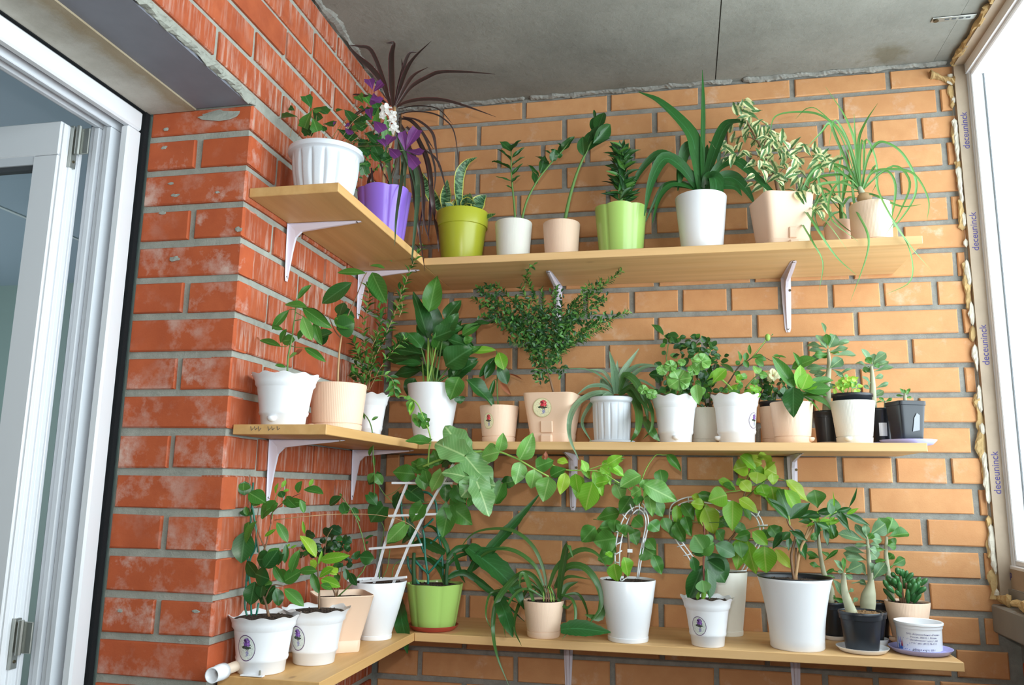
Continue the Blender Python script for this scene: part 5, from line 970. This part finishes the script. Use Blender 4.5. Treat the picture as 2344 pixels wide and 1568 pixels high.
saucer('round terracotta-red saucer under the lime green pot on the bottom shelf', pl.o, .0625, 'B', 'terra', .013)
pl.fr(820, 1040, 5.2275); trel(pl, ['590 1220, 600 1330, 650 1440, 730 1560', '680 1270, 760 1360, 830 1430, 835 1560', '1005 1220, 920 1330, 830 1430', '510 480, 520 700, 560 870, 580 980', '760 450, 850 470, 930 590, 950 900, 990 1100, 1010 1300, 1020 1540', '900 770, 840 830, 780 880', '980 960, 900 1040, 860 1060', '770 900, 790 1000, 800 1200, 830 1420', '650 870, 720 1000, 790 1180'], 15, 'trellisgreen', dys=.01)
pl.fr(850, 950, 2.537)
pl.notch = .22; pl.stem('250 990, 245 880, 248 800', 14, 11, 'stem_deep'); pl.stem('435 995, 436 930, 440 860', 13, 11, 'stem_deep')
pl.strap('leaf_flat', '24:440 900,445 800,400 700,350 650,285 645; 46:430 800,370 765,300 735,240 745; 30:440 840,500 778,580 785,660 860; 100:560 770,640 830,740 910,830 1010,890 1130; 46:565 910,640 840,730 740,830 630,900 550,985 450; 30:440 945,540 915,640 975,740 1060,890 1200; 60:730 1050,770 1130,800 1220,822 1290; 22:430 990,400 900,330 838,205 835; 18:440 880,500 825,620 785,625 770; 20:480 800,500 870,520 930,545 975; 26:440 960,490 920,560 930,620 960; 40:620 860,560 780,500 770; 22:440 890,420 880,320 810; 18:560 910,640 790,790 775; 22:600 960,700 1030,850 1090', dy=(-.02, .05))
pl.strap('leaf_flat', '66:165 1080,175 1180,195 1280,210 1385; 66:1100 1245 .03,1190 1240 .03,1290 1250 .03,1390 1262 .03', dy=(-.02, -.01)); pl.done()
pl = pot('potted_amaryllis', 'small ribbed peach pot with long arching strap leaves trailing over the bottom shelf', 'ribbed', 'peach_ribbed', 1198, 1290, 1374, 1209, 1280, 'B', yb=1470, s=.95)
pl.fr(850, 950, 2.537)
for x in (1000, 1015, 1030, 1045, 1060, 1080): pl.stem(f'{x} 1085, {1000+(x-1000)*.9:.0f} 1040, {1005+(x-1020)*.8:.0f} 990', 5, 3, random.choice(['stem_red', 'stem_lime', 'stem_brown']))
pl.strap('leaf_strap', '18:1020 1030,1000 900,940 765,840 680,720 660,590 690,500 795; 24:1005 1010,950 880,840 795,720 780,620 840,570 925; 30:1010 1050,950 945,880 920,800 980,725 1090,705 1240,730 1400,800 1575; 26:942 1090,905 960,872 925,860 1000; 14:1000 1060,900 1010,820 1060,770 1180,778 1292; 20:1000 1045,925 1000,860 1100,830 1230,872 1340; 15:1072 1070,1040 1010,980 1000,890 1070; 24:1030 1000,1080 880,1200 788,1300 800,1380 900; 36:1090 1070,1110 900,1142 755,1172 830; 36:1070 1000,1130 890,1230 885,1310 980,1332 1110,1255 1225; 32:1090 1075,1130 1000,1200 968; 17:1090 1040,1170 1080,1180 1200,1108 1302; 15:1060 1010,1140 940,1275 955; 13:1100 1050,1200 1040,1250 1130,1252 1205; 40:1335 1060,1325 1170,1240 1160; 14:1000 1030,900 960,780 1010,690 1040,665 1160,700 1250; 12:1000 1050,880 1010,800 1030,740 1000; 16:1070 1060,1130 1120,1170 1090', dy=(-.07, .04)); pl.done()
def darc(pl, outer, inner, rungs, w=7, dy=0):
    trel(pl, [outer], w*.55, 'white', 'trellis_wire', dy); trel(pl, [inner], w*.55, 'white', 'trellis_wire', dy)
    for q in rungs: trel(pl, [q], w*.5, 'white', 'trellis_rung', dy-.002)
pl = pot('potted_bougainvillea', 'tall smooth white pot with white arch trellis and green bougainvillea leaves', 'plaintray', 'white', 1370, 1499, 1326, 1395, 1486, 'B', yb=1481, s=.965)
pl.fr(1300, 1000, 2.76)
darc(pl, '305 925, 298 800, 300 700, 320 590, 365 490, 410 450, 450 440, 490 470, 508 540, 490 640, 470 740, 445 890', '335 925, 326 820, 328 720, 345 620, 385 520, 425 470, 455 462, 482 490, 492 550, 476 640, 455 740, 437 890', ['288 600, 338 598', '282 692, 342 662', '286 752, 342 718', '392 425, 408 470', '345 490, 372 520', '448 400, 452 465', '470 418, 505 465', '490 410, 480 480', '480 640, 470 700', '320 925, 370 890', '300 790, 330 800'], 8)
pl.stem('360 900, 378 800, 385 700, 380 600, 390 520, 410 480, 440 380', 9, 4, 'stem_brown'); pl.stem('470 260, 500 190, 555 115, 600 115, 645 112', 4, 3, 'stem_lime'); pl.stem('440 380, 460 300, 470 260', 5, 4, 'stem_lime'); pl.stem('390 560, 430 540, 470 400, 540 360', 4, 3, 'stem_green'); pl.stem('385 640, 300 600, 250 530', 4, 2); pl.stem('385 560, 300 540, 160 520', 3, 2); pl.stem('440 380, 330 290, 250 300', 4, 3, 'stem_lime')
G = (-.05, .03)
pl.leaves('ovate', 'leaf_light', '460 240 332 312 100, 300 290 345 400 80, 480 300 680 400 110, 470 330 560 310 90, 480 270 480 330 60, 510 370 535 500 56, 460 330 400 370 60', G)
pl.leaves('ovate', 'leaf_mid', '330 478 188 512 82, 172 568 90 660 92, 300 565 200 575 76, 305 640 168 662 116, 292 738 192 775 96, 400 375 330 482 84, 440 360 432 430 62, 540 400 602 500 84, 375 555 360 622 86, 395 580 435 680 76, 415 510 472 565 76, 515 540 575 592 90, 465 690 552 752 118, 540 745 592 865 62, 500 645 552 712 62, 580 205 602 305 74, 625 108 712 212 46, 300 520 290 600 70, 240 660 300 730 70, 170 610 270 620 80, 540 540 540 600 60, 350 560 320 600 60', G)
pl.leaves('ovate', 'leaf_bright', '355 760 382 878 74, 290 800 312 912 84, 500 300 530 500 60, 185 225 217 372 58, 160 280 110 460 118, 70 240 58 385 70, 95 165 135 262 46, 250 152 340 150 46, 265 180 350 245 58, 215 160 280 190 40, 240 730 280 760 50, 190 200 250 290 56, 250 190 320 170 40', (-.06, 0))
pl.leaves('lance', 'leaf_light', '300 155 355 115 14, 320 150 362 132 12', (-.03, 0)); mb = MB().box((-.006, -.0008, -.004), (.006, .0008, .004)); o = mb.make('plant_tag', 'white', pl.root); o.location = pl.P(392, 720, -.01)-pl.o; pl.done()
pl = pot('potted_bougainvillea', 'tall cream white pot at the back behind the small ruffled pot, with wide white trellis', 'plaintray', 'cream', 1612, 1710, 1308, 1632, 1702, 'B', yb=1453, s=.96)
pl.fr(1300, 1000, 2.76)
darc(pl, '800 840, 760 760, 700 680, 660 610, 642 520, 650 440, 700 400, 780 380, 900 400, 1000 400, 1120 440, 1200 490, 1235 570, 1220 660, 1180 740, 1120 850', '830 830, 790 760, 725 670, 680 600, 662 520, 668 460, 720 420, 800 402, 900 420, 1000 420, 1100 455, 1180 500, 1212 575, 1200 655, 1160 730, 1095 850', ['640 470, 668 465', '660 632, 690 618', '690 695, 740 680', '730 752, 775 740', '760 380, 762 415', '840 390, 842 425', '930 455, 960 480', '1080 455, 1090 400', '1195 560, 1262 558', '1210 470, 1190 510', '1110 800, 1150 805', '1040 850, 1130 845', '1190 620, 1240 640', '1170 690, 1200 740'], 8, .012)
pl.stem('1000 850, 1000 760, 1010 670, 1060 600, 1090 480, 1110 380, 1150 250', 9, 4, 'stem_brown'); pl.stem('870 400, 1000 350, 1080 340, 1180 300', 4, 3, 'stem_lime'); pl.stem('1130 380, 1240 280, 1310 260, 1390 280', 3, 3, 'stem_green'); pl.stem('1130 270, 1160 200, 1210 180', 4, 3, 'stem_lime'); pl.stem('860 420, 855 560, 862 610', 3, 3, 'stem_red'); pl.stem('1090 600, 1200 570, 1330 560', 3, 2); pl.stem('1110 640, 1240 650, 1400 710', 3, 2); pl.stem('1090 480, 960 540, 700 530, 600 520', 3, 2)
pl.leaves('ovate', 'leaf_lime', '1130 140 1225 165 92, 1140 185 1048 205 92, 1215 112 1275 182 66, 1240 195 1322 235 96, 1200 222 1192 292 86, 780 370 862 425 56, 865 440 925 610 104, 860 430 780 420 60, 1380 272 1512 405 66, 1310 712 1418 832 52, 1095 280 1155 345 66, 1290 230 1300 300 60, 1080 390 1200 470 66, 1240 140 1215 120 50', (-.06, .0))
pl.leaves('ovate', 'leaf_bright', '875 425 835 545 104, 690 430 688 562 52, 1005 365 892 402 104, 1042 400 1038 582 96, 1175 330 1265 362 92, 1285 310 1312 445 104, 1370 330 1472 512 76, 1240 690 1252 855 112, 1100 640 1068 832 84, 1132 655 1182 862 84, 1165 600 1262 682 66, 1220 300 1250 380 70, 1090 120 1190 200 70, 1160 190 1240 290 80, 1100 310 1080 260 60, 950 270 1060 330 50', (-.06, .01))
pl.leaves('ovate', 'leaf_mid', '1100 438 1152 522 76, 720 420 795 522 80, 700 510 778 622 66, 640 530 722 662 70, 1000 570 1052 490 66, 1155 610 1060 640 56, 940 590 982 655 72, 1272 560 1335 642 66, 1262 585 1245 645 60, 980 300 1055 330 50, 680 540 740 660 70, 820 360 950 400 50, 600 510 640 600 66, 1330 330 1380 440 80, 1320 560 1330 620 50, 1370 330 1330 400 60, 950 520 1000 560 80, 1050 560 1130 600 60, 740 500 770 600 60, 1080 660 1100 760 80', (-.04, .03)); pl.done()
pl = pot('potted_guava_seedling', 'small white ruffled pot with violet sticker and ribbed-leaf seedling, in front', 'ruffle', 'white', 1555, 1678, 1366, 1585, 1660, 'B', yb=1485, s=.93)
sticker(pl.root, rad(pl), pl.h*.44, pl.ca-.45, .0175, .021, 'sticker_violet')
pl.fr(1300, 1000, 2.76); pl.stem('862 1035, 858 900, 856 780, 862 590, 850 540', 6, 3, 'stem_red'); pl.stem('818 1035, 822 1000, 826 980', 7, 5, 'stem_lime'); pl.stem('850 1035, 852 980, 862 940', 9, 6, 'stem_lime')
pl.leaves('ellip', 'leaf_dark', '875 735 992 912 135, 850 810 768 1018 104, 880 830 902 1012 72, 930 680 1052 745 86, 785 755 805 845 52, 870 690 790 735 70, 880 780 985 850 90', (-.03, .02)); pl.leaves('ellip', 'leaf_mid', '870 730 800 625 110, 820 722 916 672 92, 850 905 860 982 76, 880 900 885 960 50, 862 620 905 690 80', (-.05, -.01)); pl.leaves('ellip', 'leaf_bright', '818 1030 825 985 20, 858 1030 862 930 26', (-.01, 0)); pl.done()
pl = pot('potted_oleander', 'large flared white pot with black liner and narrow dark-leaved branching shrub', 'vase', 'white', 1733, 1904, 1322, 1763, 1888, 'B', yb=1493, s=.95)
V, F = lathe([(pl.rt*.93, -.02), (pl.rt*.965, -.001), (pl.rt*.99, .0005), (pl.rt*1.0, .001), (pl.rt*1.005, .0025), (pl.rt*.965, .003), (pl.rt*.945, -.004), (pl.rt*.925, -.02)], 64); o = mk('liner', V, F, 'black', pl.root, True); o.location = (0, 0, pl.h)
pl.fr(1300, 1000, 2.76)
pl.stem('1432 915, 1418 830, 1412 740, 1440 620, 1400 560, 1385 520', 9, 5, 'stem_brown'); pl.stem('1435 915, 1450 800, 1480 680, 1570 540', 10, 7, 'stem_tan'); pl.stem('1445 915, 1440 800, 1440 700', 8, 6, 'stem_brown'); pl.stem('1490 660, 1530 560, 1550 530', 7, 5, 'stem_tan'); pl.stem('1570 540, 1640 500, 1700 470', 5, 3, 'stem_lime'); pl.stem('1400 560, 1400 540, 1390 480', 5, 4, 'stem_lime')
OL = lambda d, m='leaf_dark', dy=(-.04, .04): pl.leaves('lance', m, d, dy)
OL('1388 520 1265 380 62, 1388 600 1288 708 62, 1405 600 1352 655 44, 1440 635 1508 778 64, 1400 590 1522 655 54, 1398 520 1532 410 76, 1440 510 1605 478 50, 1560 540 1455 535 44, 1570 545 1660 580 40, 1560 530 1580 650 44, 1400 500 1360 400 50, 1390 620 1395 720 36, 1600 500 1500 500 40, 1680 460 1560 480 44, 1700 470 1795 450 34, 1690 470 1790 600 40, 1720 470 1770 560 30')
pl.fr(1700, 1050, 3.027)
OL('640 380 755 348 36, 640 385 752 512 34, 700 385 885 462 50, 560 470 592 604 44, 735 340 798 195 18, 620 390 600 300 60, 600 430 640 540 50'); OL('560 460 690 420 30, 560 455 660 440 24, 515 440 520 360 22, 510 450 460 400 30, 720 385 805 342 26, 530 440 620 420 26, 500 450 440 470 26, 625 370 630 220 12, 600 440 640 400 24', 'leaf_bright')
OL('320 420 190 290 50, 330 500 450 570 40', 'leaf_dark', (-.06, -.04)); pl.done()
def aden(label, *a, **k): return pot('potted_adenium', label, 'nursery', 'black', *a, soilmat='grit', **k)
pl = aden('black pot behind the large white flared one, its pale stem rising with spoon-shaped leaves', 1882, 1936, 1378, 1886, 1926, 'B', y=-.06, s=.95, lean=.003)
saucer('white saucer under the black pot behind the large flared pot', pl.o, pl.rb*1.35, 'B', 'white', .010)
pl.fr(1700, 1050, 3.027); pl.stem('608 1000, 612 920, 590 860, 560 780, 535 640, 520 490', 24, 9, 'stem_grey', k=10)
A2 = lambda d, m='leaf_grey', dy=(-.03, .02): pl.leaves('obov', m, d, dy)
A2('520 345 500 222 105, 600 420 640 285 84, 600 420 622 555 66, 540 690 448 650 38, 560 712 658 633 22, 545 755 468 725 30, 560 800 632 765 20, 560 810 640 820 16, 530 680 460 690 26, 620 960 700 990 26, 600 985 640 950 20, 540 500 600 440 50, 520 500 480 560 40, 540 640 600 680 30', 'leaf_mid'); pl.done()
pl = aden('front black pot on a white saucer with a short curved pale stem', 1918, 2020, 1399, 1936, 2012, 'B', y=-.205, s=.96, lean=.003)
saucer('white saucer under the front black pot of the bottom shelf', pl.o+Vector((.000, -.002, 0)), .056, 'B', 'white', .011)
pl.fr(1700, 1050, 3.027); pl.stem('758 1075, 735 1010, 708 930, 700 850, 702 790', 34, 11, 'stem_grey', k=12)
A2('700 790 642 702 40, 715 785 822 735 72, 705 800 760 830 30, 700 980 638 842 38, 730 925 768 905 20, 762 1000 796 965 26, 704 790 660 780 22', 'leaf_grey'); A2('700 782 698 690 30, 712 790 740 770 30, 700 795 600 770 8', 'leaf_mid'); pl.done()
pl = aden('black pot with a swollen bottle-shaped trunk and round leathery leaves', 1952, 2030, 1399, 1968, 2022, 'B', y=-.128, s=.96, lean=.003)
saucer('white cup saucer under the pot of the swollen bottle-shaped trunk', pl.o+Vector((.004, 0, 0)), pl.rb*1.3, 'B', 'white', .018)
pl.fr(1700, 1050, 3.027)
P0 = [pl.P(x, y)-pl.o for x, y in ((868, 1055), (868, 1000), (872, 940), (882, 890), (888, 850), (882, 780), (872, 680), (862, 540))]; R0 = [40, 46, 42, 28, 18, 15, 12, 9]
mb = MB(); pp = smoothpath(P0, 4); n = len(pp); k = 14
for i, p in enumerate(pp):
    f = i/4; j = min(int(f), 6); r = pl.px(R0[j]+(R0[j+1]-R0[j])*(f-j))
    for a in range(k): mb.v.append(p+Vector((math.cos(a*6.2832/k)*r, math.sin(a*6.2832/k)*r, 0)))
for i in range(n-1):
    for a in range(k): mb.f.append([i*k+a, i*k+(a+1) % k, (i+1)*k+(a+1) % k, (i+1)*k+a])
mb.make('caudex', 'stem_grey', pl.root, True)
A2('855 570 672 518 66, 868 570 782 458 40, 860 550 850 458 42, 865 545 962 562 66, 880 528 985 455 96, 870 600 780 600 28, 865 660 708 622 34, 862 705 708 655 60, 880 640 932 690 66, 890 790 932 740 70, 900 840 985 725 64, 858 810 800 718 44, 880 590 945 602 54, 860 880 815 842 32, 870 620 930 640 44, 850 700 720 690 40, 880 860 760 860 10', 'leaf_grey'); A2('860 565 800 500 40, 870 560 900 520 40', 'leaf_mid'); pl.done()
pl = aden('back black pot with an upright pale stem and rounded leaves, behind the peach pot', 1978, 2040, 1377, 1984, 2032, 'B', y=-.046, s=.95, lean=.003)
saucer('lilac saucer under the back black pot behind the peach one', pl.o+Vector((.004, 0, 0)), pl.rb*1.25, 'B', 'lilac', .010)
pl.fr(1700, 1050, 3.027); pl.stem('1030 980, 1018 900, 1005 780, 992 660, 998 540', 24, 9, 'stem_grey', k=10)
A2('1000 520 950 415 84, 1000 525 1045 415 96, 1008 540 1148 512 74, 1000 560 1062 592 56, 1000 600 1062 612 40, 992 630 895 625 30, 1005 700 1042 662 44, 1035 740 1122 697 54, 1000 700 920 715 34, 1005 600 1040 580 50, 1005 770 1040 740 10', 'leaf_mid'); pl.done()
pl = pot('potted_crassula', 'ribbed peach pot with stubby finger-like succulent leaves at the right end', 'ribbed', 'peach_ribbed', 2027, 2131, 1377, 2042, 2116, 'B', y=-.084, s=.955)
lip(pl, -1.2, 'peach'); pl.fr(1700, 1050, 3.027)
for q in ('1100 1000, 1080 920, 1020 850', '1110 1000, 1100 880, 1090 800', '1130 1000, 1150 900, 1180 840', '1140 1000, 1180 930, 1230 880', '1120 1000, 1140 930, 1130 860'): pl.stem(q, 9, 7, 'stem_brown')
fing = '1050 985 975 900, 1030 920 975 840, 1040 880 1000 810, 1080 900 1010 830, 1060 820 1030 790, 1075 800 1070 755, 1100 810 1085 760, 1105 830 1110 765, 1120 840 1140 775, 1130 850 1180 790, 1090 940 1085 850, 1145 1000 1145 905, 1170 990 1190 920, 1180 960 1240 890, 1160 900 1190 830, 1190 880 1230 820, 1210 890 1280 830, 1215 930 1270 890, 1185 1000 1235 930, 1100 960 1060 910, 1150 920 1160 860, 1120 900 1120 830, 1200 860 1240 850, 1060 870 1040 830, 1140 870 1170 830, 1080 860 1060 810, 1170 940 1200 860, 1195 920 1220 850, 1050 930 1000 880'
for q in fing.split(','):
    a = list(map(float, q.split())); d = random.uniform(-.03, .02); b, t = pl.P(a[0], a[1], d)-pl.o, pl.P(a[2], a[3], d-.005)-pl.o; r = pl.px(random.uniform(12, 15)); mb = MB(); m = 7
    for i in range(m):
        f = i/(m-1); mb.v += [(b.lerp(t, f)+Vector((math.cos(j*.785)*1, math.sin(j*.785)*.9, 0)) *0) for j in range(0)]
    rr = [.45, .8, .95, 1.02, 1.05, .9, .35]; dd = (t-b).normalized(); o1 = dd.orthogonal().normalized(); o2 = dd.cross(o1)
    for i in range(m):
        c = b.lerp(t, i/(m-1))
        for j in range(8): mb.v.append(c+(o1*math.cos(j*.7854)+o2*math.sin(j*.7854))*r*rr[i])
    for i in range(m-1):
        for j in range(8): mb.f.append([i*8+j, i*8+(j+1) % 8, (i+1)*8+(j+1) % 8, (i+1)*8+j])
    mb.f.append([(m-1)*8+j for j in range(8)]); mb.make('leaf', 'succulent', pl.root, True)
pl.done()
saucer('low saucer under the finger-leaved peach pot', pl.o+Vector((0, .0, -.0)), pl.rb*1.02, 'B', 'peach', .004, rin=.5) if False else None
cl = pot('yogurt_cup', 'empty white printed yogurt cup on a lilac saucer, bottom shelf right end', 'cup', 'white', 2047, 2158, 1421, 2059, 2151, 'B', yb=1498, s=.10, cat='cup', nosoil=True, lean=.003)
saucer('lilac saucer under the printed yogurt cup', cl.o+Vector((.001, 0, 0)), .0665, 'B', 'lilac', .012)
def wrap_text(pl, s, size, off, z, mat, name='print'):
    cu = bpy.data.curves.new(name, 'FONT'); cu.body = s; cu.size = size; cu.align_x = 'CENTER'; o = bpy.data.objects.new(name, cu); COL.objects.link(o); bpy.context.view_layer.update()
    me = bpy.data.meshes.new_from_object(o.evaluated_get(bpy.context.evaluated_depsgraph_get())); bpy.data.objects.remove(o)
    for v in me.vertices:
        zz = z+v.co.y; r = rad(pl)(zz)+.0007; a = pl.ca+off+v.co.x/r; v.co = (r*math.cos(a), r*math.sin(a), zz)
    me.materials.clear(); me.materials.append(M[mat]); return lk(name, me, pl.root)
for i, (t_, sz) in enumerate((('ЗАО «Агрокомбинат «Рязань»', .0052), ('Россия, 390010, г. Рязань,', .0048), ('Михайловское шоссе, 248', .0048), ('тел./факс: (4912) 78-47-12', .0048))): wrap_text(cl, t_, sz, .22, cl.h*(.62-.095*i), 'ink')
wrap_text(cl, 'Масса нетто 200 г', .0055, .22, cl.h*.13, 'ink'); wrap_text(cl, '83.01.12', .0085, -.02, cl.h*.06, 'gasket')
for i in range(14):
    a = cl.ca-.95+random.uniform(0, .55); z = cl.h*random.uniform(.10, .55); r = rad(cl)(z)+.0007; n = 5; q = random.uniform(.0008, .0016)
    V = [(r*math.cos(a+q/r*math.cos(j*.628)*(1 if j % 2 else .45)), r*math.sin(a+q/r*math.cos(j*.628)*(1 if j % 2 else .45)), z+q*math.sin(j*.628)*(1 if j % 2 else .45)) for j in range(10)]; mk('printed_star', V, [list(range(10))], 'printblue', cl.root)
for dz, da, ww, mt in ((.10, -.98, .30, 'printblue'), (.30, -1.02, .22, 'lilac'), (.20, -.86, .10, 'printred')):
    V = []; n = 6
    for i in range(n+1):
        for j in (0, 1):
            z = cl.h*(dz+.22*j*(.6+.4*math.sin(i*1.7))); r = rad(cl)(z)+.0006; a = cl.ca+da-ww/2+ww*i/n; V.append((r*math.cos(a), r*math.sin(a), z))
    mk('printed_patch', V, [[2*i, 2*i+2, 2*i+3, 2*i+1] for i in range(n)], mt, cl.root)
V, F = lathe([(cl.rb*.9, .003), (cl.rb*.85, .0034), (.0005, .0034)], 32); mk('cup_floor', V, F, 'white', cl.root)
# a small L-shaped blind rod resting on the left board behind the pots
e0 = on_y(486, 1530, -.868); rod = thing('blind_rod', 'beige rod with white plastic end socket lying on the near end of bottom shelf', 'rod', (e0.x, -.868, ZB))
e = Vector((0, 0, .0155)); f = Vector((.016-e0.x, .40, .0105)); d = (f-e).normalized()
MB().tube([e+d*.035, f], .0095, .0095, 14).make('rod', 'beige', rod, True)
V = []; F = []
mb = MB(); k = 18
for i, (t_, r) in enumerate(((0.0, .0135), (.022, .0135), (.023, .0145), (.040, .0145), (.040, .010), (.023, .010), (.022, .0115), (.0, .0115))):
    c = e+d*t_; o1 = d.cross(Vector((0, 0, 1))).normalized(); o2 = o1.cross(d)
    for j in range(k): mb.v.append(c+(o1*math.cos(6.2832*j/k)+o2*math.sin(6.2832*j/k))*r)
for i in range(8):
    for j in range(k): mb.f.append([i*k+j, i*k+(j+1) % k, ((i+1) % 8)*k+(j+1) % k, ((i+1) % 8)*k+j])
mb.make('end_socket', 'white', rod, True)
MB().box((.014, .070, .0008), (.060, .080, .0035), .001).make('bracket_arm', 'white', rod); MB().tube([(.052, .075, .0035), (.052, .075, .012)], .0025, .002, 8).make('screw', 'steel', rod)
p = on_z(662, 1492, ZB); hk = thing('curtain_bracket', 'small white plastic bracket with screws lying behind the two ruffled pots', 'bracket', (p.x, p.y, ZB))
MB().box((-.012, -.008, .0005), (.012, .008, .0035), .001).make('plate', 'white', hk); MB().tube([(-.004, 0, .0035), (-.004, 0, .016)], .0025, .002, 8).make('screw', 'steel', hk)
